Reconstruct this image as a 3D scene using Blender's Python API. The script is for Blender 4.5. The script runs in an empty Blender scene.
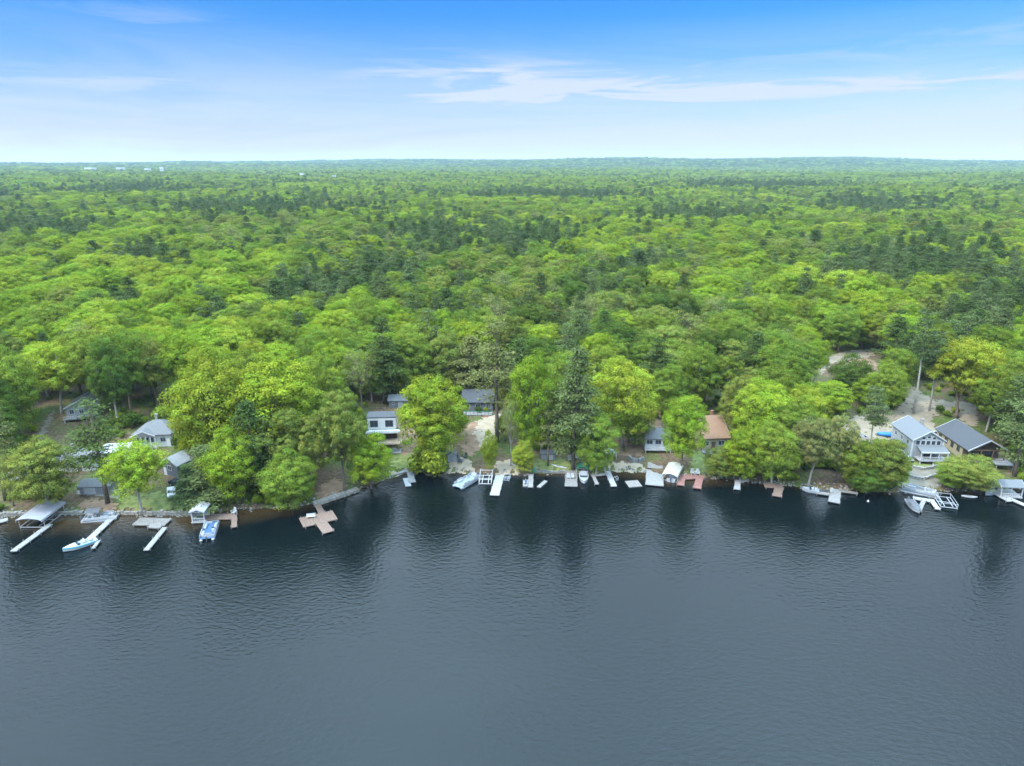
import bpy, math, random
import numpy as np
from mathutils import Vector, Matrix
R = math.radians
scn = bpy.context.scene
col = scn.collection
rng = np.random.default_rng(7)
random.seed(7)

# ------------------------------------------------------------------ camera
W, H, FPX = 1024, 766, 683.0
CAMZ, PITCH = 75.0, 17.7
cd = bpy.data.cameras.new('camera')
cam = bpy.data.objects.new('camera', cd)
col.objects.link(cam)
cam.location = (0, 0, CAMZ)
cam.rotation_euler = (R(90 - PITCH), 0, 0)
cd.sensor_fit = 'HORIZONTAL'
cd.sensor_width = 36.0
cd.lens = 36.0 * FPX / W
cd.clip_start = 0.5
cd.clip_end = 40000
scn.camera = cam
CP, SP = math.cos(R(PITCH)), math.sin(R(PITCH))

def ray(px, py):
    a, b = (px - W / 2) / FPX, (H / 2 - py) / FPX
    return Vector((a, CP + b * SP, -SP + b * CP))

def at(px, py, z=0.0):
    d = ray(px, py)
    t = (z - CAMZ) / d.z
    return Vector((d.x * t, d.y * t, z))

def depth(y, z):
    return y * CP + (CAMZ - z) * SP

def proj(x, y, z):
    dp = depth(y, z)
    up = y * SP - (CAMZ - z) * CP
    return W / 2 + FPX * x / dp, H / 2 - FPX * up / dp

# ------------------------------------------------------------------ terrain
SHORE_PX = [(-260, 520), (-120, 519), (0, 517), (40, 515), (100, 514), (150, 515), (195, 516), (240, 509), (270, 508), (310, 505), (330, 499),
            (357, 490), (375, 484), (390, 478), (410, 472), (450, 472), (490, 474), (520, 474), (560, 473), (600, 475), (612, 471),
            (640, 471), (660, 477), (690, 478), (720, 478), (740, 481), (770, 484), (800, 487), (830, 489), (850, 490), (880, 492),
            (905, 492), (930, 491), (960, 491), (985, 490), (1024, 487), (1150, 484), (1300, 484)]
_s = np.array([tuple(at(a, b).xy) for a, b in SHORE_PX])
SX, SY = _s[:, 0], _s[:, 1]

def shore_y(x):
    return np.interp(x, SX, SY) + 0.35 * np.sin(x * 1.3) + 0.25 * np.sin(x * 2.9 + 1)

def sm(a, b, x):
    t = np.clip((x - a) / (b - a), 0, 1)
    return t * t * (3 - 2 * t)

def terr(x, y):
    x = np.asarray(x, float); y = np.asarray(y, float)
    d = y - shore_y(x)
    inland = 0.7 * sm(0, 1.6, d) + 0.085 * np.clip(d, 0, 60) + 0.02 * np.clip(d - 60, 0, 240)
    big = np.interp(y, [0, 450, 1000, 2000, 3000, 4000, 6000, 8000, 14000], [0, 0, 0, 6, 12, 22, 46, 66, 66])
    roll = sm(60, 400, d) * (2.5 * np.sin(x / 97 + 1.3) * np.sin(y / 131) + 2.5 * np.sin(x / 230 + y / 310)) + sm(900, 2500, y) * (
        5 * np.sin(x / 610 + 0.4) * np.sin(y / 540 + 1) + 4 * np.sin((x + y) / 890))
    px = W / 2 + FPX * x / np.maximum(y * CP + 22, 1)
    hill = 64 * np.exp(-((x - 2900) / 1500) ** 2 - ((y - 7200) / 1500) ** 2)
    hill = hill + 26 * np.exp(-((x + 1300) / 2600) ** 2 - ((y - 7600) / 1400) ** 2)
    hill = hill + 18 * np.exp(-((x - 700) / 900) ** 2 - ((y - 6500) / 900) ** 2)
    hill = hill - 24 * np.exp(-((x + 5600) / 1300) ** 2 - ((y - 7900) / 2500) ** 2)
    hill = hill + sm(4800, 6200, y) * (7 * np.sin(x / 330 + 1) * np.sin(y / 410) + 6 * np.sin(x / 790 + y / 600 + 2) + 3 * np.sin(x / 140 + y / 190))
    dip = -13 * np.exp(-((y - 4300) / 900) ** 2) * sm(600, 1500, x) + 7 * np.exp(-((y - 2700) / 500) ** 2) * sm(400, 1200, x)
    fine = 0.12 * np.sin(x * 0.9 + 2 * np.sin(y * 0.35)) * np.sin(y * 0.8) * sm(1, 6, d)
    bed = -np.clip(-d * 0.3, 0, 4)
    return np.where(d > 0, inland + big + roll + hill + dip + fine, bed)

def tz(x, y):
    return float(terr(x, y))

def ground(px, py, lift=0.0):
    z = 1.0
    for _ in range(25):
        p = at(px, py, z)
        z = 0.5 * z + 0.5 * (tz(p.x, p.y) + lift)
    p = at(px, py, z)
    return Vector((p.x, p.y, tz(p.x, p.y)))

# ------------------------------------------------------------------ materials
def nodes_of(m):
    m.use_nodes = True
    nt = m.node_tree
    return nt, nt.nodes, nt.links

def mat(name, c, rough=0.7, var=0.18, scale=1.5, metal=0.0, bump=0.0, c2=None, spec=0.4, stretch=None):
    m = bpy.data.materials.new(name)
    nt, N, L = nodes_of(m)
    b = N['Principled BSDF']
    b.inputs['Roughness'].default_value = rough
    b.inputs['Metallic'].default_value = metal
    b.inputs['Specular IOR Level'].default_value = spec
    tc = N.new('ShaderNodeTexCoord'); mp = N.new('ShaderNodeMapping')
    L.new(tc.outputs['Object'], mp.inputs['Vector'])
    if stretch: mp.inputs['Scale'].default_value = stretch
    nz = N.new('ShaderNodeTexNoise'); nz.inputs['Scale'].default_value = scale; nz.inputs['Detail'].default_value = 6
    L.new(mp.outputs['Vector'], nz.inputs['Vector'])
    rp = N.new('ShaderNodeValToRGB')
    e = rp.color_ramp.elements
    a = tuple(max(0, v * (1 - var)) for v in c); z = tuple(min(1, v * (1 + var)) for v in (c2 or c))
    e[0].position, e[1].position = 0.3, 0.7
    e[0].color = (*a, 1); e[1].color = (*z, 1)
    L.new(nz.outputs['Fac'], rp.inputs['Fac'])
    L.new(rp.outputs['Color'], b.inputs['Base Color'])
    if bump:
        bp = N.new('ShaderNodeBump'); bp.inputs['Strength'].default_value = bump; bp.inputs['Distance'].default_value = 0.08
        L.new(nz.outputs['Fac'], bp.inputs['Height']); L.new(bp.outputs['Normal'], b.inputs['Normal'])
    return m

def leaf_mat(name, c, trans=0.24, hue=0.012, val=0.16):
    m = bpy.data.materials.new(name)
    nt, N, L = nodes_of(m)
    N.remove(N['Principled BSDF'])
    out = N['Material Output']
    at_ = N.new('ShaderNodeAttribute'); at_.attribute_name = 'tint'
    oi = N.new('ShaderNodeObjectInfo')
    hs = N.new('ShaderNodeHueSaturation')
    hs.inputs['Color'].default_value = (*c, 1)
    r1 = N.new('ShaderNodeMapRange'); r1.inputs['To Min'].default_value = 0.5 - hue; r1.inputs['To Max'].default_value = 0.5 + hue
    L.new(oi.outputs['Random'], r1.inputs['Value']); L.new(r1.outputs['Result'], hs.inputs['Hue'])
    mu = N.new('ShaderNodeMath'); mu.operation = 'MULTIPLY'; mu.inputs[1].default_value = 7.31
    fr = N.new('ShaderNodeMath'); fr.operation = 'FRACT'
    L.new(oi.outputs['Random'], mu.inputs[0]); L.new(mu.outputs[0], fr.inputs[0])
    r2 = N.new('ShaderNodeMapRange'); r2.inputs['To Min'].default_value = 1 - val; r2.inputs['To Max'].default_value = 1 + val
    L.new(fr.outputs[0], r2.inputs['Value']); L.new(r2.outputs['Result'], hs.inputs['Value'])
    mx = N.new('ShaderNodeMix'); mx.data_type = 'RGBA'; mx.blend_type = 'MULTIPLY'; mx.inputs['Factor'].default_value = 1
    L.new(hs.outputs['Color'], mx.inputs['A']); L.new(at_.outputs['Color'], mx.inputs['B'])
    d = N.new('ShaderNodeBsdfDiffuse'); t = N.new('ShaderNodeBsdfTranslucent')
    L.new(mx.outputs['Result'], d.inputs['Color']); L.new(mx.outputs['Result'], t.inputs['Color'])
    ms = N.new('ShaderNodeMixShader'); ms.inputs['Fac'].default_value = trans
    L.new(d.outputs['BSDF'], ms.inputs[1]); L.new(t.outputs['BSDF'], ms.inputs[2])
    L.new(ms.outputs['Shader'], out.inputs['Surface'])
    return m

LEAF = {
    'lime': leaf_mat('lime_leaves', (0.189, 0.258, 0.022)),
    'yellow': leaf_mat('yellow_green_leaves', (0.215, 0.265, 0.026)),
    'mid': leaf_mat('mid_green_leaves', (0.141, 0.193, 0.025)),
    'olive': leaf_mat('olive_leaves', (0.165, 0.191, 0.036)),
    'dark': leaf_mat('dark_green_leaves', (0.075, 0.118, 0.019)),
    'grey': leaf_mat('grey_green_leaves', (0.189, 0.210, 0.065)),
    'pine': leaf_mat('pine_needles', (0.073, 0.107, 0.028), 0.16),
    'bluepine': leaf_mat('blue_green_needles', (0.102, 0.135, 0.045), 0.16),
    'tanpine': leaf_mat('tan_green_needles', (0.162, 0.172, 0.055), 0.16),
}
LOOK = {'lime': 'lime green', 'yellow': 'yellow-green', 'mid': 'mid green', 'olive': 'olive green', 'dark': 'dark green', 'grey': 'grey-green',
        'pine': 'dark green', 'bluepine': 'blue-green', 'tanpine': 'tan-green'}
M = {}
M['bark'] = mat('brown_bark', (0.13, 0.1, 0.075), 0.9, 0.35, 3, bump=0.5)
M['palebark'] = mat('pale_grey_bark', (0.270, 0.247, 0.210), 0.9, 0.3, 3)
M['whitewall'] = mat('white_siding', (0.48, 0.48, 0.47), 0.6, 0.05)
M['white'] = mat('white_paint', (0.43, 0.43, 0.43), 0.4, 0.04)
M['greywall'] = mat('blue_grey_siding', (0.26, 0.28, 0.295), 0.7, 0.08)
M['darkgrey'] = mat('dark_grey_siding', (0.1, 0.108, 0.12), 0.7, 0.12)
M['midgrey'] = mat('grey_siding', (0.231, 0.238, 0.245), 0.7, 0.1)
M['shingle_grey'] = mat('grey_shingles', (0.12, 0.12, 0.122), 0.9, 0.22, 5, bump=0.3)
M['shingle_dark'] = mat('charcoal_shingles', (0.058, 0.06, 0.066), 0.9, 0.25, 5, bump=0.3)
M['shingle_blue'] = mat('blue_grey_shingles', (0.125, 0.132, 0.14), 0.9, 0.15, 5, bump=0.3)
M['shingle_brown'] = mat('orange_brown_shingles', (0.2, 0.112, 0.066), 0.9, 0.2, 4, bump=0.3)
M['whiteroof'] = mat('pale_metal_roof', (0.34, 0.345, 0.35), 0.5, 0.08)
M['timber'] = mat('dark_timber', (0.1, 0.065, 0.045), 0.8, 0.3)
M['yellowwall'] = mat('tan_siding', (0.294, 0.252, 0.154), 0.8, 0.1)
M['tan'] = mat('pale_timber', (0.288, 0.228, 0.162), 0.8, 0.2)
M['glass'] = mat('dark_glass', (0.03, 0.04, 0.05), 0.08, 0.1, spec=0.7)
M['paledock'] = mat('pale_dock_boards', (0.22, 0.213, 0.205), 0.8, 0.22, 2.5)
M['whitedock'] = mat('white_dock_boards', (0.28, 0.28, 0.28), 0.7, 0.16, 2.5)
M['greydock'] = mat('weathered_grey_boards', (0.195, 0.182, 0.169), 0.85, 0.25, 2.5)
M['browndock'] = mat('brown_dock_boards', (0.17, 0.115, 0.088), 0.85, 0.2, 2.5)
M['reddock'] = mat('red_brown_dock_boards', (0.22, 0.105, 0.085), 0.8, 0.2, 2.5)
M['post'] = mat('grey_post', (0.22, 0.2, 0.18), 0.8)
M['alu'] = mat('aluminium', (0.480, 0.488, 0.504), 0.4, 0.08, metal=0.5)
M['hull'] = mat('white_gelcoat', (0.36, 0.37, 0.38), 0.25, 0.04)
M['greyhull'] = mat('grey_hull', (0.280, 0.301, 0.322), 0.3, 0.08)
M['blue'] = mat('blue_vinyl', (0.05, 0.1, 0.19), 0.5, 0.15)
M['turq'] = mat('turquoise_stripe', (0.08, 0.42, 0.5), 0.4, 0.1)
M['navy'] = mat('navy_canvas', (0.05, 0.07, 0.12), 0.8, 0.2)
M['charcoal'] = mat('charcoal_canvas', (0.09, 0.095, 0.105), 0.85, 0.2)
M['lilac'] = mat('pale_grey_canvas', (0.27, 0.27, 0.3), 0.8, 0.07, 0.7)
M['cream'] = mat('cream_canvas', (0.4, 0.4, 0.34), 0.75, 0.06)
M['greencanvas'] = mat('dark_green_canvas', (0.03, 0.16, 0.1), 0.7, 0.15)
M['seat'] = mat('grey_upholstery', (0.350, 0.364, 0.385), 0.6, 0.1)
M['deckmat'] = mat('blue_grey_deck', (0.210, 0.252, 0.312), 0.7, 0.1)
M['black'] = mat('black_rubber', (0.02, 0.02, 0.022), 0.6)
M['carwhite'] = mat('white_car_paint', (0.45, 0.455, 0.46), 0.2, 0.03)
M['carblack'] = mat('black_car_paint', (0.02, 0.022, 0.025), 0.2, 0.1)
M['carblue'] = mat('bright_blue_tarp', (0.021, 0.140, 0.385), 0.5, 0.2)
M['lamp'] = mat('lamp_lens', (0.7, 0.7, 0.68), 0.15)
M['redlamp'] = mat('red_lens', (0.4, 0.02, 0.02), 0.2)
M['stone'] = mat('grey_stone', (0.216, 0.204, 0.186), 0.9, 0.35, 1.6, bump=0.6)
M['concrete'] = mat('pale_concrete', (0.24, 0.22, 0.19), 0.9, 0.18, 0.8)
M['sand'] = mat('pale_sand', (0.29, 0.23, 0.16), 0.95, 0.16, 0.6, bump=0.2)
M['gravel'] = mat('pale_gravel', (0.21, 0.168, 0.118), 0.95, 0.2, 0.35, bump=0.3)
M['dirt'] = mat('red_brown_dirt', (0.189, 0.119, 0.073), 0.95, 0.3, 0.6, bump=0.3)
M['track'] = mat('grey_brown_track', (0.15, 0.128, 0.098), 0.95, 0.2, 0.6)
M['grass'] = mat('lawn_grass', (0.098, 0.143, 0.030), 0.95, 0.3, 0.7, c2=(0.14, 0.15, 0.045))
M['yellowplastic'] = mat('pale_yellow_plastic', (0.360, 0.300, 0.090), 0.5)
M['orange'] = mat('orange_plastic', (0.6, 0.2, 0.06), 0.5)

# ------------------------------------------------------------------ helpers
def tag(o, label=None, cat=None, group=None, kind=None):
    if label: o['label'] = label
    if cat: o['category'] = cat
    if group: o['group'] = group
    if kind: o['kind'] = kind
    return o

def empty(name, loc, rz=0.0, label=None, cat=None, group=None):
    o = bpy.data.objects.new(name, None)
    o.empty_display_size = 0.3
    col.objects.link(o)
    o.location = loc; o.rotation_euler = (0, 0, rz)
    return tag(o, label, cat, group)

def copy_tree(o, parent=None):
    c = o.copy(); col.objects.link(c)
    if parent is not None: c.parent = parent
    for ch in list(o.children): copy_tree(ch, c)
    return c

class MB:
    def __init__(s): s.v = []; s.f = []
    def add(s, vs, fs):
        n = len(s.v); s.v += [tuple(v) for v in vs]; s.f += [tuple(i + n for i in f) for f in fs]; return s
    def box(s, c, size, rz=0.0, taper=1.0):
        x, y, z = size[0] / 2, size[1] / 2, size[2] / 2
        ca, sa = math.cos(rz), math.sin(rz)
        vs = []
        for k in (-1, 1):
            t = taper if k > 0 else 1
            for i, j in ((-1, -1), (1, -1), (1, 1), (-1, 1)):
                a, b = i * x * t, j * y * t
                vs.append((c[0] + a * ca - b * sa, c[1] + a * sa + b * ca, c[2] + k * z))
        return s.add(vs, [(3, 2, 1, 0), (4, 5, 6, 7), (0, 1, 5, 4), (1, 2, 6, 5), (2, 3, 7, 6), (3, 0, 4, 7)])
    def tube(s, path, radii, n=8, cap=True):
        path = [Vector(p) for p in path]
        if not hasattr(radii, '__len__'): radii = [radii] * len(path)
        vs = []
        for i, p in enumerate(path):
            t = (path[min(i + 1, len(path) - 1)] - path[max(i - 1, 0)]).normalized()
            u = t.cross(Vector((0, 0, 1)) if abs(t.z) < 0.9 else Vector((1, 0, 0))).normalized(); w = t.cross(u)
            for k in range(n):
                a = 2 * math.pi * k / n
                vs.append(p + (u * math.cos(a) + w * math.sin(a)) * radii[i])
        fs = []
        for i in range(len(path) - 1):
            for k in range(n):
                k2 = (k + 1) % n
                fs.append((i * n + k, i * n + k2, (i + 1) * n + k2, (i + 1) * n + k))
        if cap:
            fs.append(tuple(range(n - 1, -1, -1))); m = (len(path) - 1) * n; fs.append(tuple(range(m, m + n)))
        return s.add(vs, fs)
    def prism(s, poly, z0, z1):
        n = len(poly)
        vs = [(p[0], p[1], z0) for p in poly] + [(p[0], p[1], z1) for p in poly]
        fs = [tuple(range(n - 1, -1, -1)), tuple(range(n, 2 * n))] + [(i, (i + 1) % n, n + (i + 1) % n, n + i) for i in range(n)]
        return s.add(vs, fs)
    def extrude_x(s, prof, x0, x1):
        n = len(prof)
        vs = [(x0, p[0], p[1]) for p in prof] + [(x1, p[0], p[1]) for p in prof]
        fs = [tuple(range(n - 1, -1, -1)), tuple(range(n, 2 * n))] + [(i, (i + 1) % n, n + (i + 1) % n, n + i) for i in range(n)]
        return s.add(vs, fs)
    def loft(s, secs, cap=True):
        n = len(secs[0]); vs = [p for q in secs for p in q]; fs = []
        for i in range(len(secs) - 1):
            for k in range(n):
                k2 = (k + 1) % n
                fs.append((i * n + k, i * n + k2, (i + 1) * n + k2, (i + 1) * n + k))
        if cap:
            fs.append(tuple(range(n - 1, -1, -1))); m = (len(secs) - 1) * n; fs.append(tuple(range(m, m + n)))
        return s.add(vs, fs)
    def build(s, name, m, parent=None, smooth=False, bevel=0.0):
        me = bpy.data.meshes.new(name)
        me.from_pydata(s.v, [], s.f)
        me.materials.append(m)
        import bmesh
        bm = bmesh.new(); bm.from_mesh(me); bmesh.ops.recalc_face_normals(bm, faces=bm.faces)
        if bevel:
            bmesh.ops.bevel(bm, geom=list(bm.edges), offset=bevel, segments=2, affect='EDGES', clamp_overlap=True)
        bm.to_mesh(me); bm.free()
        if smooth:
            me.polygons.foreach_set('use_smooth', [True] * len(me.polygons))
        o = bpy.data.objects.new(name, me); col.objects.link(o)
        if parent is not None: o.parent = parent
        return o

# ------------------------------------------------------------------ terrain + water meshes
def grid_mesh(name, X, Y, Z, m, smooth=True):
    r, c = X.shape
    me = bpy.data.meshes.new(name)
    co = np.stack([X, Y, Z], -1).reshape(-1, 3)
    idx = np.arange(r * c).reshape(r, c)
    q = np.stack([idx[:-1, :-1], idx[:-1, 1:], idx[1:, 1:], idx[1:, :-1]], -1).reshape(-1, 4)
    me.vertices.add(len(co)); me.vertices.foreach_set('co', co.ravel())
    me.loops.add(q.size); me.loops.foreach_set('vertex_index', q.ravel())
    me.polygons.add(len(q)); me.polygons.foreach_set('loop_start', np.arange(0, q.size, 4)); me.polygons.foreach_set('loop_total', np.full(len(q), 4))
    me.polygons.foreach_set('use_smooth', np.ones(len(q), bool))
    me.update(calc_edges=True); me.validate()
    me.materials.append(m)
    o = bpy.data.objects.new(name, me); col.objects.link(o)
    return o

def ground_mat():
    m = bpy.data.materials.new('forest_floor'); nt, N, L = nodes_of(m); b = N['Principled BSDF']
    b.inputs['Roughness'].default_value = 0.95; b.inputs['Specular IOR Level'].default_value = 0.1
    tc = N.new('ShaderNodeTexCoord')
    n1 = N.new('ShaderNodeTexNoise'); n1.inputs['Scale'].default_value = 0.12; n1.inputs['Detail'].default_value = 8
    n2 = N.new('ShaderNodeTexNoise'); n2.inputs['Scale'].default_value = 1.4; n2.inputs['Detail'].default_value = 6
    L.new(tc.outputs['Object'], n1.inputs['Vector']); L.new(tc.outputs['Object'], n2.inputs['Vector'])
    r1 = N.new('ShaderNodeValToRGB'); e = r1.color_ramp.elements
    e[0].position, e[1].position = 0.42, 0.62
    e[0].color = (0.11, 0.078, 0.05, 1); e[1].color = (0.075, 0.105, 0.026, 1)
    L.new(n1.outputs['Fac'], r1.inputs['Fac'])
    r2 = N.new('ShaderNodeValToRGB'); e = r2.color_ramp.elements
    e[0].position, e[1].position = 0.3, 0.72; e[0].color = (0.55, 0.55, 0.55, 1); e[1].color = (1.4, 1.35, 1.25, 1)
    L.new(n2.outputs['Fac'], r2.inputs['Fac'])
    mx = N.new('ShaderNodeMix'); mx.data_type = 'RGBA'; mx.blend_type = 'MULTIPLY'; mx.inputs['Factor'].default_value = 1
    L.new(r1.outputs['Color'], mx.inputs['A']); L.new(r2.outputs['Color'], mx.inputs['B'])
    # beyond the shore strip the floor is low green growth
    sx = N.new('ShaderNodeSeparateXYZ'); L.new(tc.outputs['Object'], sx.inputs['Vector'])
    mr = N.new('ShaderNodeMapRange'); mr.inputs['From Min'].default_value = 260; mr.inputs['From Max'].default_value = 700
    L.new(sx.outputs['Y'], mr.inputs['Value'])
    m2 = N.new('ShaderNodeMix'); m2.data_type = 'RGBA'; m2.inputs['B'].default_value = (0.05, 0.085, 0.022, 1)
    L.new(mr.outputs['Result'], m2.inputs['Factor']); L.new(mx.outputs['Result'], m2.inputs['A'])
    L.new(m2.outputs['Result'], b.inputs['Base Color'])
    bp = N.new('ShaderNodeBump'); bp.inputs['Strength'].default_value = 0.5; bp.inputs['Distance'].default_value = 0.15
    L.new(n2.outputs['Fac'], bp.inputs['Height']); L.new(bp.outputs['Normal'], b.inputs['Normal'])
    return m

ys = list(np.arange(105, 262, 1.1))
while ys[-1] < 13000: ys.append(ys[-1] * 1.03 + 0.5)
ys = np.array(ys); us = np.linspace(-1, 1, 440)
hw = np.maximum(300, 1.3 * ys + 80)
X = us[None, :] * hw[:, None]; Y = np.repeat(ys[:, None], len(us), 1)
tag(grid_mesh('ground', X, Y, terr(X, Y), ground_mat()), kind='structure')

def water_mat():
    m = bpy.data.materials.new('lake_water'); nt, N, L = nodes_of(m); b = N['Principled BSDF']
    b.inputs['IOR'].default_value = 1.333; b.inputs['Roughness'].default_value = 0.03
    at_ = N.new('ShaderNodeAttribute'); at_.attribute_name = 'shallow'
    mx = N.new('ShaderNodeMix'); mx.data_type = 'RGBA'
    mx.inputs['A'].default_value = (0.0018, 0.004, 0.0046, 1); mx.inputs['B'].default_value = (0.045, 0.028, 0.011, 1)
    L.new(at_.outputs['Fac'], mx.inputs['Factor']); L.new(mx.outputs['Result'], b.inputs['Base Color'])
    tc = N.new('ShaderNodeTexCoord')
    def noise(scale, rot, det, st=(1, 1, 1)):
        mp = N.new('ShaderNodeMapping'); mp.inputs['Rotation'].default_value = (0, 0, R(rot)); mp.inputs['Scale'].default_value = st
        L.new(tc.outputs['Object'], mp.inputs['Vector'])
        n = N.new('ShaderNodeTexNoise'); n.inputs['Scale'].default_value = scale; n.inputs['Detail'].default_value = det
        n.inputs['Roughness'].default_value = 0.55
        L.new(mp.outputs['Vector'], n.inputs['Vector']); return n
    a = noise(1.35, 24, 4, (0.65, 1.0, 1)); c = noise(1.6, -20, 3, (0.6, 1, 1)); w = noise(0.022, 10, 3, (0.6, 1.2, 1))
    mr = N.new('ShaderNodeMapRange'); mr.inputs['From Min'].default_value = 0.3; mr.inputs['From Max'].default_value = 0.7
    mr.inputs['To Min'].default_value = 0.25; mr.inputs['To Max'].default_value = 1.0
    L.new(w.outputs['Fac'], mr.inputs['Value'])
    b1 = N.new('ShaderNodeBump'); b1.inputs['Distance'].default_value = 0.145
    L.new(mr.outputs['Result'], b1.inputs['Strength'])
    L.new(a.outputs['Fac'], b1.inputs['Height'])
    b2 = N.new('ShaderNodeBump'); b2.inputs['Distance'].default_value = 0.075
    L.new(mr.outputs['Result'], b2.inputs['Strength'])
    L.new(c.outputs['Fac'], b2.inputs['Height']); L.new(b1.outputs['Normal'], b2.inputs['Normal'])
    L.new(b2.outputs['Normal'], b.inputs['Normal'])
    return m

xs = np.concatenate([[-3000, -900, -400], np.arange(-260, 261, 2.0), [400, 900, 3000]])
yw = np.concatenate([[-2500, -600, -100], np.arange(40, 110, 5.0), np.arange(110, 215, 1.5), [260, 320]])
X, Y = np.meshgrid(xs, yw)
wo = grid_mesh('lake_water', X, Y, np.zeros_like(X), water_mat())
d = shore_y(X) - Y
shal = np.clip(1 - d / np.interp(X, [-160, -60, -40, 20, 30, 50, 60, 200], [12, 9, 2, 2, 6, 6, 1.5, 1.5]), 0, 1)
me = wo.data; aa = me.attributes.new('shallow', 'FLOAT', 'POINT'); aa.data.foreach_set('value', shal.ravel().astype(np.float32))
tag(wo, kind='structure')

# draped patches of ground cover
def inpoly(x, y, poly):
    ins = np.zeros(x.shape, bool); n = len(poly)
    for i in range(n):
        x1, y1 = poly[i]; x2, y2 = poly[(i + 1) % n]
        if y1 == y2: continue
        c = ((y1 > y) != (y2 > y)) & (x < (x2 - x1) * (y - y1) / (y2 - y1) + x1)
        ins ^= c
    return ins

def patch(name, px_poly, m, lift=0.05, cell=0.45, wob=0.5):
    poly = [tuple(ground(a, b).xy) for a, b in px_poly]
    P = np.array(poly); x0, y0 = P.min(0) - 1; x1, y1 = P.max(0) + 1
    gx = np.arange(x0, x1, cell); gy = np.arange(y0, y1, cell)
    X, Y = np.meshgrid(gx, gy)
    cx, cy = X[:-1, :-1] + cell / 2, Y[:-1, :-1] + cell / 2
    jx = cx + wob * np.sin(cy * 1.7 + cx * 0.3) * 0.8 + wob * 0.6 * np.sin(cy * 4.1); jy = cy + wob * np.sin(cx * 1.9) + wob * 0.5 * np.sin(cx * 4.7 + cy)
    keep = inpoly(jx, jy, poly)
    idx = np.arange(X.size).reshape(X.shape)
    q = np.stack([idx[:-1, :-1], idx[:-1, 1:], idx[1:, 1:], idx[1:, :-1]], -1)[keep]
    used, inv = np.unique(q, return_inverse=True); q = inv.reshape(-1, 4)
    xx, yy = X.ravel()[used], Y.ravel()[used]
    zz = np.maximum(terr(xx, yy), 0.02) + lift
    mb = MB(); mb.v = list(zip(xx, yy, zz)); mb.f = [tuple(int(k) for k in f) for f in q]
    return tag(mb.build(name, m, smooth=True), kind='structure')

CLEAR = {  # px polygons of open ground
    'gravel_right': [(838, 442), (846, 420), (872, 412), (897, 410), (905, 399), (902, 388), (912, 386), (926, 396), (948, 402), (962, 401), (976, 405), (978, 426), (964, 426),
                     (957, 413), (941, 411), (931, 420), (944, 438), (925, 442), (890, 442), (870, 446)],
    'upper': [(806, 372), (812, 361), (830, 355), (850, 351), (874, 349), (874, 356), (850, 360), (830, 364), (822, 375)],
}
patch('driveway', CLEAR['gravel_right'], M['gravel'])
patch('driveway', CLEAR['upper'], M['gravel'])
patch('bare_ground', [(846, 362), (866, 357), (884, 366), (882, 384), (866, 386), (850, 376)], M['dirt'], 0.04)
patch('path', [(474, 434), (479, 419), (499, 413), (505, 424), (495, 440), (487, 452), (481, 447)], M['sand'], 0.06)
patch('bare_ground', [(452, 424), (478, 421), (484, 446), (470, 458), (456, 442)], M['dirt'], 0.035)
patch('bare_ground', [(397, 420), (411, 422), (422, 450), (402, 456)], M['dirt'], 0.035)
patch('bare_ground', [(596, 415), (612, 405), (660, 408), (662, 425), (640, 456), (612, 456)], M['dirt'], 0.03)
patch('beach', [(447, 474), (451, 458), (467, 457), (475, 473)], M['sand'], 0.05)
patch('beach', [(492, 476), (496, 462), (512, 460), (522, 475)], M['sand'], 0.05)
patch('beach', [(384, 480), (392, 473), (409, 468), (412, 473), (400, 476)], M['sand'], 0.05)
patch('beach', [(604, 470), (612, 462), (640, 463), (648, 470), (636, 473), (618, 472)], M['sand'], 0.045)
patch('lawn', [(120, 508), (122, 496), (160, 492), (195, 498), (196, 512), (150, 513)], M['grass'], 0.04)
patch('lawn', [(532, 472), (537, 458), (566, 458), (582, 471)], M['grass'], 0.04)
patch('lawn', [(692, 474), (690, 450), (722, 450), (724, 474)], M['grass'], 0.04)
patch('lawn', [(395, 468), (385, 455), (420, 450), (425, 468)], M['grass'], 0.03)
patch('lawn', [(898, 488), (904, 462), (950, 460), (990, 462), (1000, 486)], M['grass'], 0.03)
patch('lawn', [(930, 404), (946, 404), (956, 412), (938, 414)], M['grass'], 0.03)
patch('parking_pad', [(76, 494), (79, 487), (120, 490), (119, 499)], M['concrete'], 0.07, wob=0.1)
patch('dirt_track', [(35, 446), (41, 429), (51, 412), (55, 412), (47, 429), (40, 446)], M['track'], 0.05)
patch('bare_ground', [(78, 512), (84, 499), (112, 500), (116, 512)], M['dirt'], 0.03)
patch('path', [(906, 490), (910, 470), (934, 466), (942, 488)], M['track'], 0.055)
patch('bare_ground', [(316, 504), (322, 484), (340, 478), (346, 492)], M['dirt'], 0.055)

# ------------------------------------------------------------------ tree meshes (canonical: 20 m tall, 13 m wide)
def norm(a): return a / np.maximum(np.linalg.norm(a, axis=-1, keepdims=True), 1e-6)

def leaves(pos, nrm, size, aspect, tint, rg, long_dir=None):
    n = len(pos)
    t = rg.normal(size=(n, 3)) if long_dir is None else long_dir + 0.35 * rg.normal(size=(n, 3))
    t = norm(t - nrm * (t * nrm).sum(1, keepdims=True)); b = np.cross(nrm, t)
    s = size * rg.uniform(0.7, 1.3, (n, 1))
    v = np.stack([pos + t * s, pos + b * s * aspect + nrm * s * 0.15, pos - t * s, pos - b * s * aspect + nrm * s * 0.15], 1)
    return v, tint

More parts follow.
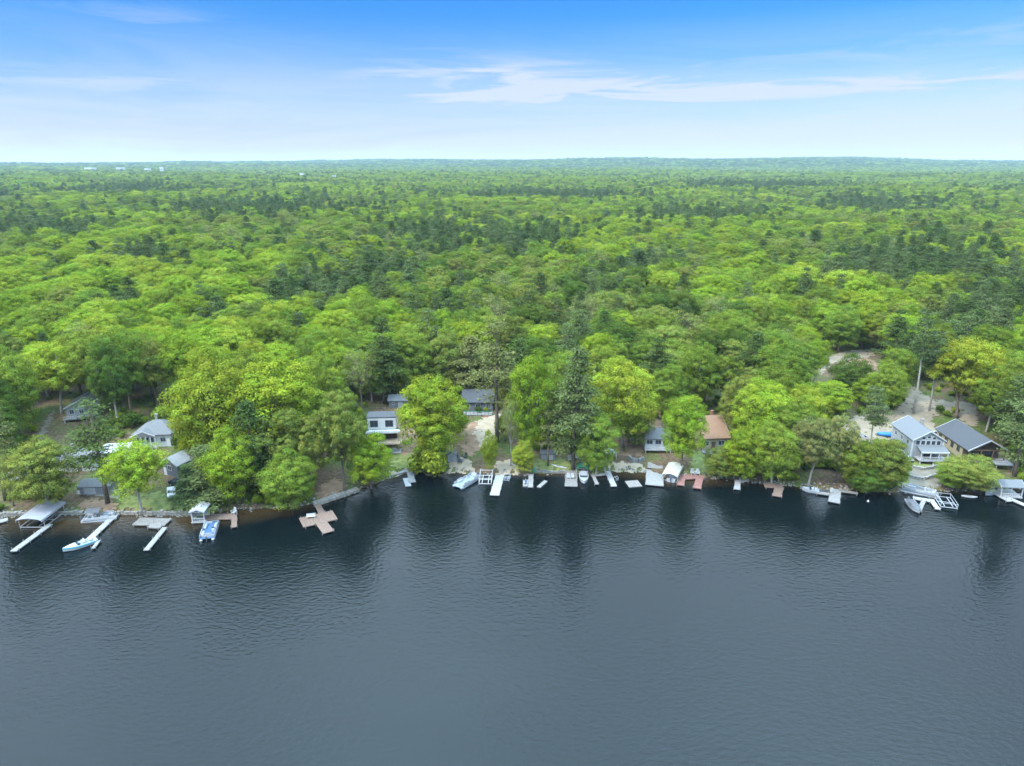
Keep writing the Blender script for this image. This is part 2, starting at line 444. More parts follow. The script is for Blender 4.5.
def leaf_mesh(name, parts, m):
    v = np.concatenate([p[0] for p in parts]).reshape(-1, 3); t = np.concatenate([p[1] for p in parts])
    n = len(v) // 4
    me = bpy.data.meshes.new(name)
    me.vertices.add(len(v)); me.vertices.foreach_set('co', v.astype(np.float32).ravel())
    me.loops.add(len(v)); me.loops.foreach_set('vertex_index', np.arange(len(v), dtype=np.int32))
    me.polygons.add(n); me.polygons.foreach_set('loop_start', np.arange(0, len(v), 4, dtype=np.int32)); me.polygons.foreach_set('loop_total', np.full(n, 4, np.int32))
    me.update(calc_edges=True)
    a = me.attributes.new('tint', 'FLOAT_COLOR', 'FACE')
    a.data.foreach_set('color', np.concatenate([t, np.ones((n, 1))], 1).astype(np.float32).ravel())
    me.materials.append(m)
    return me

def dirs(n, rg, zmin=-1.0):
    i = np.arange(n) + 0.5
    z = 1 - (1 - zmin) * i / n; ph = i * 2.39996 + rg.uniform(0, 6)
    r = np.sqrt(1 - z * z)
    d = np.stack([r * np.cos(ph), r * np.sin(ph), z], 1) + rg.normal(size=(n, 3)) * 0.16
    return norm(d)

def broad_parts(seed, form):
    rg = np.random.default_rng(seed)
    hgt, wid = 20.0, 13.0
    cz, rz, nl = {'round': (0.6, 0.39, 17), 'tall': (0.57, 0.42, 18), 'wide': (0.66, 0.33, 18), 'loose': (0.6, 0.39, 14), 'sparse': (0.62, 0.37, 15), 'low': (0.52, 0.47, 22)}[form]
    C = np.array([0, 0, cz * hgt]); ax = np.array([wid * 0.5, wid * 0.5, rz * hgt])
    D = dirs(nl, rg, -0.75 if form != 'low' else -0.9)
    br = rg.uniform(0.19, 0.29, nl) * wid * (0.8 if form == 'loose' else 1)
    cen = C + D * (ax - br[:, None] * 0.9) * rg.uniform(0.82, 1.1, (nl, 1))
    if form == 'tall': cen[:, :2] *= np.interp(cen[:, 2], [0.2 * hgt, 0.55 * hgt, hgt], [0.8, 1.0, 0.6])[:, None]
    parts = []; lob = []
    ncl, npl, ls = (11, 120, 0.135) if form != 'sparse' else (9, 30, 0.15)
    for k in range(nl):
        dd = dirs(ncl, rg, -0.6)
        dd = norm(dd + 0.35 * D[k])
        lob.append(cen[k])
        ltint = rg.uniform(0.86, 1.14)
        for j in range(ncl):
            r = br[k] * rg.uniform(0.3, 0.52)
            cc = cen[k] + dd[j] * br[k] * rg.uniform(0.6, 0.95) * np.array([1, 1, 0.85])
            e = norm(rg.normal(size=(npl, 3)) + np.array([0, 0, 0.55]) + 0.4 * dd[j])
            p = cc + e * r * rg.uniform(0.45, 1.05, (npl, 1)) * np.array([1, 1, 0.75])
            n = norm(e + 0.4 * dd[j] + 0.33 * rg.normal(size=(npl, 3)) + np.array([0, 0, 0.12]))
            tn = ltint * rg.uniform(0.82, 1.18) * rg.uniform(0.8, 1.2, (npl, 1)) * np.ones((npl, 3))
            tn[:, 0] *= rg.uniform(0.88, 1.15)
            parts.append(leaves(p, n, ls, 0.7, tn, rg))
    if form != 'sparse':
        q = 500
        e = norm(rg.normal(size=(q, 3))); p = C + e * ax * rg.uniform(0.2, 0.75, (q, 1))
        parts.append(leaves(p, norm(rg.normal(size=(q, 3))), 0.45, 0.8, 0.8 * np.ones((q, 3)), rg))
    return parts, lob, C

def broad_trunk(seed, lob, C, form, m):
    rg = np.random.default_rng(seed + 99)
    mb = MB(); top = C[2] + 2
    bx, by = rg.normal(0, 0.5, 2)
    path = [(0, 0, -0.6), (0.05, 0, 1.0), (bx * 0.3, by * 0.3, 4), (bx, by, 8), (bx * 1.3, by, 11), (bx, by * 1.4, top + 2)]
    mb.tube(path, [0.42, 0.3, 0.26, 0.22, 0.16, 0.05], 8)
    for k, l in enumerate(lob):
        z0 = float(rg.uniform(4.5, 10.5)); s = Vector((bx * min(1, z0 / 8), by * min(1, z0 / 8), z0)); e = Vector(l)
        mid = s.lerp(e, 0.5) + Vector((0, 0, 0.6))
        mb.tube([s, mid, e], [0.13, 0.09, 0.03], 5)
        if form == 'sparse':
            for q in range(5):
                o = Vector(rg.normal(0, 1.2, 3)) + Vector((0, 0, 0.8)); mb.tube([mid.lerp(e, q / 5), e + o * 0.6, e + o * 1.4], [0.05, 0.035, 0.012], 4)
    me = mb.build('trunk', m, smooth=True)
    data = me.data; bpy.data.objects.remove(me)
    return data

def pine_parts(seed, form):
    rg = np.random.default_rng(seed); hgt, wid = 20.0, 9.0
    z0 = {'full': 0.22, 'broken': 0.38, 'thin': 0.55, 'spruce': 0.06}[form]
    nt = {'full': 13, 'broken': 10, 'thin': 9, 'spruce': 15}[form]
    parts = []; br = []
    lean = rg.normal(0, 0.35, 2)
    for i in range(nt):
        t = i / (nt - 1); z = hgt * (z0 + (0.97 - z0) * t) + rg.normal(0, 0.45)
        prof = {'full': (1 - t) ** 0.75 * min(1, 0.55 + t * 2), 'broken': (1 - t * 0.8) * min(1, 0.6 + t), 'thin': (1 - t * 0.75) * min(1, 0.5 + 1.5 * t), 'spruce': (1 - t) ** 0.9 + 0.04}[form]
        Rr = wid / 2 * prof * rg.uniform(0.8, 1.15) + 0.35
        nb = 5 if form == 'broken' else 6
        a0 = rg.uniform(0, 6.28)
        for k in range(nb):
            if form in ('broken', 'thin') and rg.random() < 0.22: continue
            a = a0 + k * 6.283 / nb + rg.normal(0, 0.25); L = Rr * rg.uniform(0.65, 1.2)
            dx = np.array([math.cos(a), math.sin(a), 0]); base = np.array([lean[0] * t, lean[1] * t, z])
            rise = (0.12 if form != 'spruce' else -0.22) * L
            tip = base + dx * L + np.array([0, 0, rise]); br.append((base, tip))
            npm = max(2, int(L / 0.75)); side = np.array([-dx[1], dx[0], 0])
            for q in range(npm):
                f = 0.3 + 0.72 * (q + 0.5) / npm
                cc = base + (tip - base) * f + side * rg.normal(0, 0.28) * L * 0.35
                wz = 0.55 + 0.22 * (1 - f); nn = 36
                e = rg.normal(size=(nn, 3)) * np.array([wz, wz, 0.27]); e[:, 2] -= 0.12 * (e[:, 0] ** 2 + e[:, 1] ** 2)
                n = norm(np.array([0, 0, 0.9]) + 0.55 * rg.normal(size=(nn, 3)) + 0.35 * dx)
                tn = rg.uniform(0.8, 1.2) * rg.uniform(0.65, 1.3, (nn, 1)) * np.ones((nn, 3))
                parts.append(leaves(cc + e, n, 0.24, 0.4, tn, rg, long_dir=norm(e * np.array([1, 1, 0.2]) + dx * 0.6)))
    return parts, br, lean

def pine_trunk(br, lean, m):
    mb = MB(); mb.tube([(0, 0, -0.6), (0, 0, 4), (lean[0] * 0.4, lean[1] * 0.4, 10), (lean[0], lean[1], 19.5)], [0.36, 0.28, 0.2, 0.04], 8)
    for a, b in br: mb.tube([a - np.array([0, 0, 0.1]), (a + b) / 2 - np.array([0, 0, 0.05]), b], [0.06, 0.045, 0.015], 4)
    o = mb.build('trunk', m, smooth=True); data = o.data; bpy.data.objects.remove(o)
    return data

def shrub_parts(seed):   # canonical 3 m tall, 4 m wide
    rg = np.random.default_rng(seed); parts = []; lob = []
    for k in range(9):
        c = np.array([rg.normal(0, 0.75), rg.normal(0, 0.75), rg.uniform(0.9, 2.0)]); r = rg.uniform(0.7, 1.05); lob.append(c); tt = rg.uniform(0.85, 1.15)
        nn = 170; e = norm(rg.normal(size=(nn, 3)) + np.array([0, 0, 0.12])); p = c + e * r * rg.uniform(0.6, 1.08, (nn, 1))
        p[:, 2] = np.maximum(p[:, 2], 0.05)
        tn = tt * rg.uniform(0.7, 1.3, (nn, 1)) * np.ones((nn, 3))
        parts.append(leaves(p, norm(e + 0.5 * rg.normal(size=(nn, 3))), 0.17, 0.7, tn, rg))
    return parts, lob

VAR = {}
for form, seeds in (('round', (1, 2, 3)), ('tall', (4, 5)), ('wide', (6, 7)), ('loose', (8, 9)), ('sparse', (10, 11)), ('low', (12, 13, 14))):
    for sd in seeds:
        p, lob, C = broad_parts(sd, form); VAR.setdefault(form, []).append(('b', p, broad_trunk(sd, lob, C, form, M['palebark' if sd % 2 else 'bark'])))
for form, seeds in (('full', (21, 22, 23)), ('broken', (24, 25)), ('thin', (26, 27)), ('spruce', (28,))):
    for sd in seeds:
        p, br, ln = pine_parts(sd, form); VAR.setdefault(form, []).append(('p', p, pine_trunk(br, ln, M['bark' if form != 'thin' else 'palebark'])))
for sd in (31, 32):
    p, lob = shrub_parts(sd); mb = MB()
    for l in lob: mb.tube([(0, 0, -0.2), tuple(l)], [0.06, 0.02], 5)
    o = mb.build('stem', M['bark']); VAR.setdefault('shrub', []).append(('s', p, o.data)); bpy.data.objects.remove(o)
CROWN = {}
def crown_data(form, i, c):
    k = (form, i, c)
    if k not in CROWN: CROWN[k] = leaf_mesh('crown', VAR[form][i][1], LEAF[c])
    return CROWN[k]

def plant(x, y, hgt, wid, form, i, c, rz, label, cat, name, group=None):
    i %= len(VAR[form])
    cw, ch = {'b': (13.0, 20.0), 'p': (9.0, 20.0), 's': (4.0, 3.0)}[VAR[form][i][0]]
    r = empty(name, (x, y, tz(x, y)), rz, label, cat, group)
    r.scale = (wid / cw, wid / cw, hgt / ch)
    for nm, da in (('crown', crown_data(form, i, c)), ('trunk', VAR[form][i][2])):
        nm = nm if VAR[form][i][0] != 's' else {'crown': 'foliage', 'trunk': 'stem'}[nm]
        o = bpy.data.objects.new(nm, da); col.objects.link(o); o.parent = r
    return r
NAMES = {'b': ('broadleaf_tree', 'broadleaf tree'), 'p': ('pine_tree', 'pine tree'), 's': ('shrub', 'shrub')}

FRONT = [
 # px, base, top, width px, form, colour, label
 (6, 500, 388, 50, 'broken', 'tanpine', 'drab olive pine beside the small white dock in the bottom left shore corner'),
 (14, 506, 440, 36, 'sparse', 'grey', 'grey thin-leaved tree left of the round olive tree by the pale boat canopy'),
 (48, 509, 437, 62, 'low', 'olive', 'round olive yellow tree on the bank behind the pale grey boat canopy'),
 (108, 503, 403, 60, 'broken', 'pine', 'dark ragged pine with bare lower trunk above the white moored pontoon boat'),
 (142, 513, 438, 56, 'round', 'lime', 'lime green tree on the lawn behind the weathered grey waterside deck'),
 (214, 499, 446, 58, 'spruce', 'bluepine', 'low blue-green conifer right behind the white boat shelter'),
 (190, 500, 464, 30, 'spruce', 'bluepine', 'small blue-green conifer between the white car and the white boat shelter'),
 (236, 502, 428, 52, 'low', 'lime', 'lime green tree rising over the right shoulder of the low blue-green conifer'),
 (222, 472, 345, 78, 'low', 'yellow', 'large yellow-green tree crown uphill of the dark grey gabled annex'),
 (282, 470, 352, 86, 'low', 'lime', 'broad bright lime crown, largest in the grove above the cross-shaped dock'),
 (198, 462, 395, 40, 'low', 'lime', 'lime green tree pressed against the right side of the hip-roofed cottage'),
 (292, 510, 450, 54, 'low', 'mid', 'mid green tree overhanging the water just left of the cross-shaped dock'),
 (256, 495, 400, 44, 'full', 'pine', 'dark green pine wedged among lime trees left of the cross-shaped dock'),
 (284, 488, 404, 56, 'loose', 'olive', 'olive brown tree behind the overhanging mid green tree at the cross dock'),
 (312, 488, 414, 42, 'loose', 'olive', 'slim olive tree directly uphill of the cross-shaped dock walkway'),
 (345, 491, 386, 58, 'loose', 'olive', 'tall olive tree with pale lower trunk above the concrete seawall strip'),
 (371, 491, 428, 46, 'low', 'lime', 'lime shoreline tree hiding the foot of the white flat-roofed house'),
 (326, 440, 352, 42, 'tall', 'mid', 'mid green tree with bare trunk behind the olive grove at the seawall'),
 (435, 463, 371, 70, 'low', 'lime', 'big lime tree between the white flat-roofed house and the grey-roofed house'),
 (431, 477, 446, 44, 'shrub', 'yellow', 'rounded yellow-green bush overhanging the water by the L-shaped pale dock'),
 (497, 442, 325, 58, 'broken', 'tanpine', 'tan-green tall pine beside the dark grey roofed house'),
 (470, 400, 335, 40, 'full', 'tanpine', 'tan-green pine rising behind the ridge of the dark grey roofed house'),
 (530, 460, 348, 46, 'low', 'lime', 'tall narrow lime tree standing uphill of the sandy boat ramp'),
 (511, 466, 395, 20, 'sparse', 'grey', 'thin grey sapling left of the tall narrow lime tree'),
 (523, 475, 440, 22, 'low', 'yellow', 'small yellow-green tree right of the sandy boat ramp'),
 (490, 473, 430, 17, 'low', 'lime', 'slender lime sapling beside the sandy path above the boat lift frame'),
 (573, 470, 348, 54, 'full', 'bluepine', 'tall blue-green pine above the weathered dock with two white chairs'),
 (548, 466, 400, 26, 'broken', 'tanpine', 'thin tan-green pine behind the small grey shed on the lawn'),
 (596, 476, 412, 40, 'low', 'mid', 'mid green tree on the shore between tall pine and white tent canopy'),
 (621, 446, 354, 62, 'low', 'yellow', 'yellow-green round tree above the curved stone wall'),
 (634, 447, 402, 36, 'low', 'mid', 'mid green tree tucked under the yellow-green tree beside the white lakefront cottage'),
 (681, 470, 388, 44, 'low', 'lime', 'lime tree standing between the white cottage and the brown roofed house'),
 (697, 412, 342, 44, 'tall', 'mid', 'mid green tree with exposed trunk behind the brown roof ridge'),
 (722, 410, 352, 34, 'loose', 'mid', 'loose mid green tree right behind the brown roofed house'),
 (719, 479, 446, 34, 'low', 'olive', 'low olive tree on the shore right of the red-brown U-shaped dock'),
 (743, 482, 424, 44, 'low', 'lime', 'lime tree over the small white dock of the wooded point'),
 (771, 485, 420, 48, 'low', 'mid', 'mid green tree overhanging the brown L-shaped dock'),
 (758, 450, 378, 58, 'low', 'lime', 'broad lime tree behind the shoreline trees of the wooded point'),
 (790, 464, 398, 44, 'low', 'mid', 'mid green tree behind the pale half-leafed tree on the wooded point'),
 (808, 487, 412, 44, 'loose', 'grey', 'pale half-leafed tree on the wooded point, left of two'),
 (836, 482, 412, 34, 'loose', 'grey', 'grey half-leafed tree above the pale L-shaped dock'),
 (853, 486, 438, 38, 'low', 'mid', 'mid green tree on the shore right of the pale L-shaped dock'),
 (867, 468, 388, 30, 'thin', 'bluepine', 'spindly pine with long bare trunk beside the trailer parking'),
 (880, 491, 434, 46, 'low', 'olive', 'olive shoreline tree left of the blue-grey house'),
 (866, 494, 464, 38, 'low', 'dark', 'dark green low tree leaning over the water left of the speedboat dock'),
 (893, 488, 454, 24, 'low', 'mid', 'small mid green tree by the moored grey pontoon boat'),
 (966, 489, 456, 50, 'low', 'olive', 'bushy olive tree on the shore in front of the dark timber cabin'),
 (948, 488, 464, 26, 'low', 'mid', 'small mid green tree left of the bushy olive tree before the timber cabin'),
 (1014, 476, 358, 46, 'full', 'bluepine', 'tall blue-green pine at the right edge behind the roofed boat shelter'),
 (1004, 446, 375, 34, 'full', 'pine', 'dark pine uphill of the grey deck beside the timber cabin'),
 (1020, 440, 372, 40, 'round', 'mid', 'mid green tree behind the tall right edge pine'),
 (913, 414, 312, 32, 'thin', 'bluepine', 'tall pine with very long bare trunk beside the gravel drive'),
 (929, 411, 332, 28, 'thin', 'bluepine', 'shorter bare-trunked pine on the fork of the gravel drive'),
 (956, 418, 333, 60, 'round', 'yellow', 'yellow-green tree behind the charcoal roof of the timber cabin'),
 (986, 432, 365, 42, 'tall', 'mid', 'mid green tree behind the right slope of the timber cabin'),
 (848, 398, 354, 40, 'low', 'dark', 'dark green round tree below the upper clearing'),
 (826, 416, 378, 44, 'low', 'lime', 'lime tree between the upper clearing and the wooded point'),
 (868, 408, 372, 36, 'low', 'lime', 'lime tree at the head of the gravel parking'),
 (892, 402, 345, 34, 'round', 'mid', 'mid green tree at the left bend of the gravel drive'),
 (890, 378, 312, 36, 'full', 'pine', 'dark pine right of the upper clearing'),
 (22, 438, 345, 50, 'low', 'mid', 'mid green tree left of the two-track dirt road'),
 (2, 455, 368, 44, 'low', 'dark', 'dark green tree at the left edge above the drab olive pine'),
 (62, 414, 340, 52, 'round', 'yellow', 'yellow-green tree behind the small grey cottage by the dirt road'),
 (100, 409, 328, 46, 'tall', 'mid', 'mid green tree with pale trunk right of the small grey cottage'),
 (132, 414, 322, 52, 'tall', 'mid', 'mid green tree with tall pale trunk behind the hip-roofed cottage'),
 (158, 408, 330, 42, 'tall', 'olive', 'olive tree with thin trunk behind the hip-roofed cottage chimney side'),
 (186, 404, 322, 46, 'tall', 'lime', 'lime tree uphill right of the hip-roofed cottage'),
 (132, 428, 411, 24, 'shrub', 'dark', 'dark green bush left of the hip-roofed cottage'),
 (164, 424, 404, 28, 'shrub', 'mid', 'mid green bush right behind the hip-roofed cottage'),
 (183, 452, 428, 22, 'shrub', 'dark', 'dark green bush at the right wall of the hip-roofed cottage'),
 (384, 403, 318, 40, 'full', 'pine', 'dark pine with bare trunk behind the white flat-roofed house'),
 (362, 410, 348, 36, 'sparse', 'grey', 'grey half-leafed tree left of the white flat-roofed house'),
 (520, 402, 340, 40, 'full', 'pine', 'dark pine behind the tall narrow lime tree'),
 (655, 410, 340, 40, 'full', 'pine', 'dark pine in the gap behind the white lakefront cottage'),
 (600, 408, 345, 40, 'tall', 'mid', 'mid green tree left of the yellow-green tree above the stone wall'),
 (704, 402, 352, 38, 'tall', 'lime', 'lime tree directly above the left end of the brown roof'),
 (800, 440, 384, 46, 'low', 'yellow', 'yellow-green tree uphill on the wooded point below the upper clearing'),
 (770, 428, 362, 50, 'low', 'mid', 'mid green tree at the back of the wooded point left of the yellow-green one'),
 (255, 440, 350, 60, 'low', 'mid', 'mid green tree filling the grove between the yellow-green crown and the broad lime crown'),
 (318, 462, 385, 44, 'low', 'mid', 'mid green tree uphill of the slim olive tree by the cross dock'),
 (884, 413, 362, 34, 'low', 'mid', 'mid green tree at the left edge of the gravel drive below the upper clearing'),
 (974, 396, 342, 38, 'tall', 'mid', 'mid green tree at the far right bend of the gravel drive'),
 (1000, 428, 368, 38, 'low', 'olive', 'olive tree between the gravel drive and the right edge pines'),
 (904, 386, 328, 30, 'full', 'pine', 'dark pine at the top of the gravel drive'),
 (118, 424, 338, 40, 'tall', 'dark', 'dark green tree between the small grey cottage and the hip-roofed cottage'),
 (82, 396, 326, 46, 'low', 'mid', 'mid green tree behind the roof of the small grey cottage'),
 (152, 396, 322, 48, 'low', 'lime', 'lime tree behind the hip-roofed cottage chimney'),
 (8, 472, 395, 40, 'low', 'dark', 'dark green tree behind the small weathered shed near the left edge'),
 (408, 396, 328, 46, 'low', 'mid', 'mid green tree behind the blue-grey shed'),
 (446, 394, 330, 42, 'low', 'olive', 'olive tree left of the tan-green pine behind the grey roof ridge'),
 (546, 434, 362, 34, 'low', 'mid', 'mid green tree between the tall narrow lime tree and the tall shoreline pine'),
 (506, 428, 372, 24, 'loose', 'olive', 'thin olive tree at the right end of the dark grey roofed house'),
 (612, 426, 372, 34, 'low', 'olive', 'olive tree behind the yellow-green tree above the curved stone wall'),
 (666, 418, 362, 36, 'low', 'mid', 'mid green tree behind the roof of the white lakefront cottage'),
 (838, 352, 304, 36, 'low', 'mid', 'mid green tree at the back left of the upper clearing'),
 (862, 348, 302, 36, 'low', 'lime', 'lime tree at the back of the upper clearing'),
 (880, 352, 312, 30, 'low', 'olive', 'olive tree at the back right of the upper clearing'),
 (372, 402, 348, 36, 'low', 'mid', 'mid green tree between the grey half-leafed tree and the white flat-roofed house'),
 (392, 392, 332, 40, 'low', 'lime', 'lime tree behind the blue-grey shed roof'),
 (457, 438, 408, 22, 'low', 'olive', 'small olive tree at the left side of the central clearing'),
 (505, 440, 412, 20, 'low', 'mid', 'small mid green tree at the right side of the sandy path'),
 (738, 440, 372, 42, 'low', 'olive', 'olive tree right of the brown roofed house'),
]
taken = []
for (px, b, t, w, form, c, lab) in FRONT:
    g = ground(px, b)
    dr = ray(px, t); k = g.y / dr.y
    hgt = CAMZ + dr.z * k - g.z
    wid = w * depth(g.y, g.z + hgt / 2) / FPX
    if form != 'shrub': wid *= 1.08
    nm, cat = NAMES[VAR[form][0][0]]
    plant(g.x, g.y, hgt, wid, form, random.randrange(9), c, random.uniform(0, 6.28), lab, cat, nm)
    taken.append((g.x, g.y, wid * 0.42))

# forest behind: jittered grid
FROW = [(-300, 470), (-60, 470), (-10, 440), (0, 425), (20, 424), (34, 415), (50, 408), (62, 402), (110, 400), (190, 400), (206, 448), (300, 452), (345, 425), (362, 396), (410, 392), (470, 388), (500, 392),
        (525, 430), (560, 432), (592, 400), (612, 398), (660, 400), (690, 402), (730, 404), (745, 455), (800, 455), (812, 400), (840, 352), (880, 345), (905, 372), (925, 385), (960, 392), (985, 425), (1020, 440), (1060, 470), (1400, 470)]
FRX, FRY = zip(*FROW)
clear_px = [[(800, 384), (806, 350), (880, 340), (892, 350), (890, 392), (840, 392)], [(34, 446), (42, 424), (48, 405), (60, 398), (108, 396), (108, 420), (60, 440)]]
patches = [(330, 285, 44, 18), (520, 240, 74, 16), (430, 235, 52, 16), (920, 262, 105, 26), (260, 208, 125, 8), (880, 205, 75, 8), (150, 255, 34, 10), (380, 270, 46, 16), (990, 300, 46, 34), (460, 310, 22, 14), (700, 215, 70, 7), (40, 228, 60, 9), (600, 285, 26, 12), (650, 262, 40, 8), (110, 300, 20, 10), (210, 312, 16, 10), (290, 300, 18, 14), (560, 195, 90, 5), (120, 190, 90, 4), (760, 186, 90, 3)]

def fn(x, y, s, o):
    return (np.sin(x / s + o) * np.cos(y / s * 1.1 + 2 * o) + np.sin((x + 0.7 * y) / s * 1.9 + 3 * o) * 0.7 + np.sin((y - 0.4 * x) / s * 3.1 + o) * 0.4) / 1.6

cand = []
bands = [(135, 900, 9.0, 1.0), (900, 2600, 12, 1.25), (2600, 5200, 17, 1.9), (5200, 10500, 34, 3.4)]
for y0, y1, sp, sc in bands:
    gy = np.arange(y0, y1, sp)
    for row in gy:
        half = 0.88 * row + 70
        gx = np.arange(-half, half, sp)
        x = gx + rng.uniform(-0.42, 0.42, len(gx)) * sp; y = row + rng.uniform(-0.42, 0.42, len(gx)) * sp
        cand.append(np.stack([x, y, np.full(len(gx), sc)], 1))
cand = np.concatenate(cand)
x, y, sc = cand.T
z = terr(x, y)
dsh = y - shore_y(x)
px, py = proj(x, y, z)
ok = (dsh > 4) & (py < np.interp(px, FRX, FRY))
for poly in clear_px: ok &= ~inpoly(px, py, poly)
near = y < 300
for tx, ty, tr in taken:
    ok &= ~(near & ((x - tx) ** 2 + (y - ty) ** 2 < (tr + 2.2) ** 2))
x, y, sc, z, px, py = (a[ok] for a in (x, y, sc, z, px, py))
n = len(x)
cpx, cpy = proj(x, y, z + 14)
pprob = 0.06 + 0.22 * np.clip(fn(x, y, 60, 0.7), -0.4, 1)
for a, b, ra, rb in patches: pprob = np.maximum(pprob, 1.1 * np.exp(-((cpx - a) / ra) ** 2 - ((cpy - b) / rb) ** 2))
pprob = np.maximum(pprob, 0.45 * sm(0.6, 1.1, fn(x, y, 170, 2.1)) * sm(500, 900, y))
u = rng.random(n); isp = u < pprob
cn = fn(x, y, 85, 4.2) + rng.normal(0, 0.55, n)
# species table used both for individuals and for the forest mass
SPEC = [('round', 0, 'lime'), ('wide', 0, 'lime'), ('low', 1, 'lime'), ('round', 1, 'yellow'), ('wide', 1, 'yellow'), ('round', 2, 'mid'), ('wide', 1, 'mid'), ('low', 0, 'mid'), ('loose', 1, 'olive'),
        ('round', 0, 'olive'), ('round', 1, 'dark'), ('sparse', 0, 'grey'), ('full', 0, 'pine'), ('full', 1, 'pine'), ('full', 2, 'bluepine'), ('broken', 0, 'bluepine'), ('broken', 1, 'pine')]
BYC = {c: [k for k, s in enumerate(SPEC) if s[2] == c] for c in LEAF}
cl = np.where(isp, np.where(rng.random(n) < 0.6, 'pine', 'bluepine'),
     np.where(cn > 0.9, 'yellow', np.where(cn > 0.1, 'lime', np.where(cn > -0.6, 'mid', np.where(rng.random(n) < 0.6, 'olive', np.where(rng.random(n) < 0.6, 'dark', 'grey'))))))
far_ = (y > 5000) & (rng.random(n) < 0.55); cl = np.where(far_, np.where(rng.random(n) < 0.5, 'dark', 'bluepine'), cl)  # far ridge trees turned dark and blue-green: haze tint put into their colour
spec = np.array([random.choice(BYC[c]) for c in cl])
hg = np.where(isp, rng.uniform(16, 23.5, n), rng.uniform(14, 21, n)) * (1 + (sc - 1) * 0.15)
wd = np.where(isp, rng.uniform(9, 12.5, n), rng.uniform(10.5, 15.5, n)) * sc
hg = hg * np.where(y < 200, 0.92, 1)
bigger = np.clip(rng.normal(1.0, 0.16, n), 0.72, 1.4); wd = wd * bigger; hg = hg * (0.55 + 0.45 * bigger)
rz = rng.uniform(0, 6.28, n)
LAND = [(0, 'the small grey cottage'), (112, 'the hip-roofed cottage'), (200, 'the cross-shaped dock'), (345, 'the white flat-roofed house'), (440, 'the dark grey roofed house'), (520, 'the tall shoreline pine'),
        (605, 'the white lakefront cottage'), (692, 'the brown roofed house'), (742, 'the wooded point'), (850, 'the blue-grey gabled house'), (942, 'the dark timber cabin'), (2000, '')]
ORD = ['nearest', 'second', 'third', 'fourth', 'fifth', 'sixth', 'seventh', 'eighth', 'ninth', 'tenth', 'eleventh', 'twelfth', 'thirteenth', 'fourteenth', 'fifteenth', 'sixteenth', 'seventeenth', 'eighteenth',
       'nineteenth', 'twentieth', 'twenty-first', 'twenty-second', 'twenty-third', 'twenty-fourth', 'twenty-fifth']
inview = (px > -12) & (px < 1036)
order = np.argsort(np.hypot(x, y))
used = np.zeros(n, bool); nb = sum(1 for f in FRONT if VAR[f[4]][0][0] == 'b'); npn = sum(1 for f in FRONT if VAR[f[4]][0][0] == 'p')
cnt = {}
for i in order:
    if not inview[i]: continue
    if isp[i] and npn >= 110 or not isp[i] and nb >= 290: 
        if npn >= 110 and nb >= 290: break
        continue
    f, vi, c = SPEC[spec[i]]
    k = max(j for j in range(len(LAND) - 1) if px[i] >= LAND[j][0] or j == 0)
    key = (k, c); o_ = cnt.get(key, 0)
    if o_ >= len(ORD): continue
    cnt[key] = o_ + 1
    kind = 'pine tree' if isp[i] else 'broadleaf tree'
    lab = f'{ORD[o_]} {LOOK[c]} {kind} back from shore behind {LAND[k][1]}'
    nm, cat = NAMES['p' if isp[i] else 'b']
    plant(x[i], y[i], hg[i], wd[i], f, vi, c, rz[i], lab, cat, nm, 'forest trees behind the lakeside houses')
    used[i] = True
    if isp[i]: npn += 1
    else: nb += 1
print('INDIV', nb, npn, 'FOREST', int((~used).sum()))

# the forest beyond: one object, instancing crowns and trunks of trees that stand in the scene
srcs = []
for f, vi, c in SPEC:
    da, tr = crown_data(f, vi, c), VAR[f][vi][2]
    co = next((o for o in col.objects if o.type == 'MESH' and o.data == da), None)
    to = next((o for o in col.objects if o.type == 'MESH' and o.data == tr), None)
    if co is None:
        co = next(o for o in col.objects if o.type == 'MESH' and o.data.name.startswith('crown') and o.data.materials[0] == LEAF[c]); print('SRC fallback', f, vi, c)
    srcs.append((co, to, VAR[f][vi][0]))

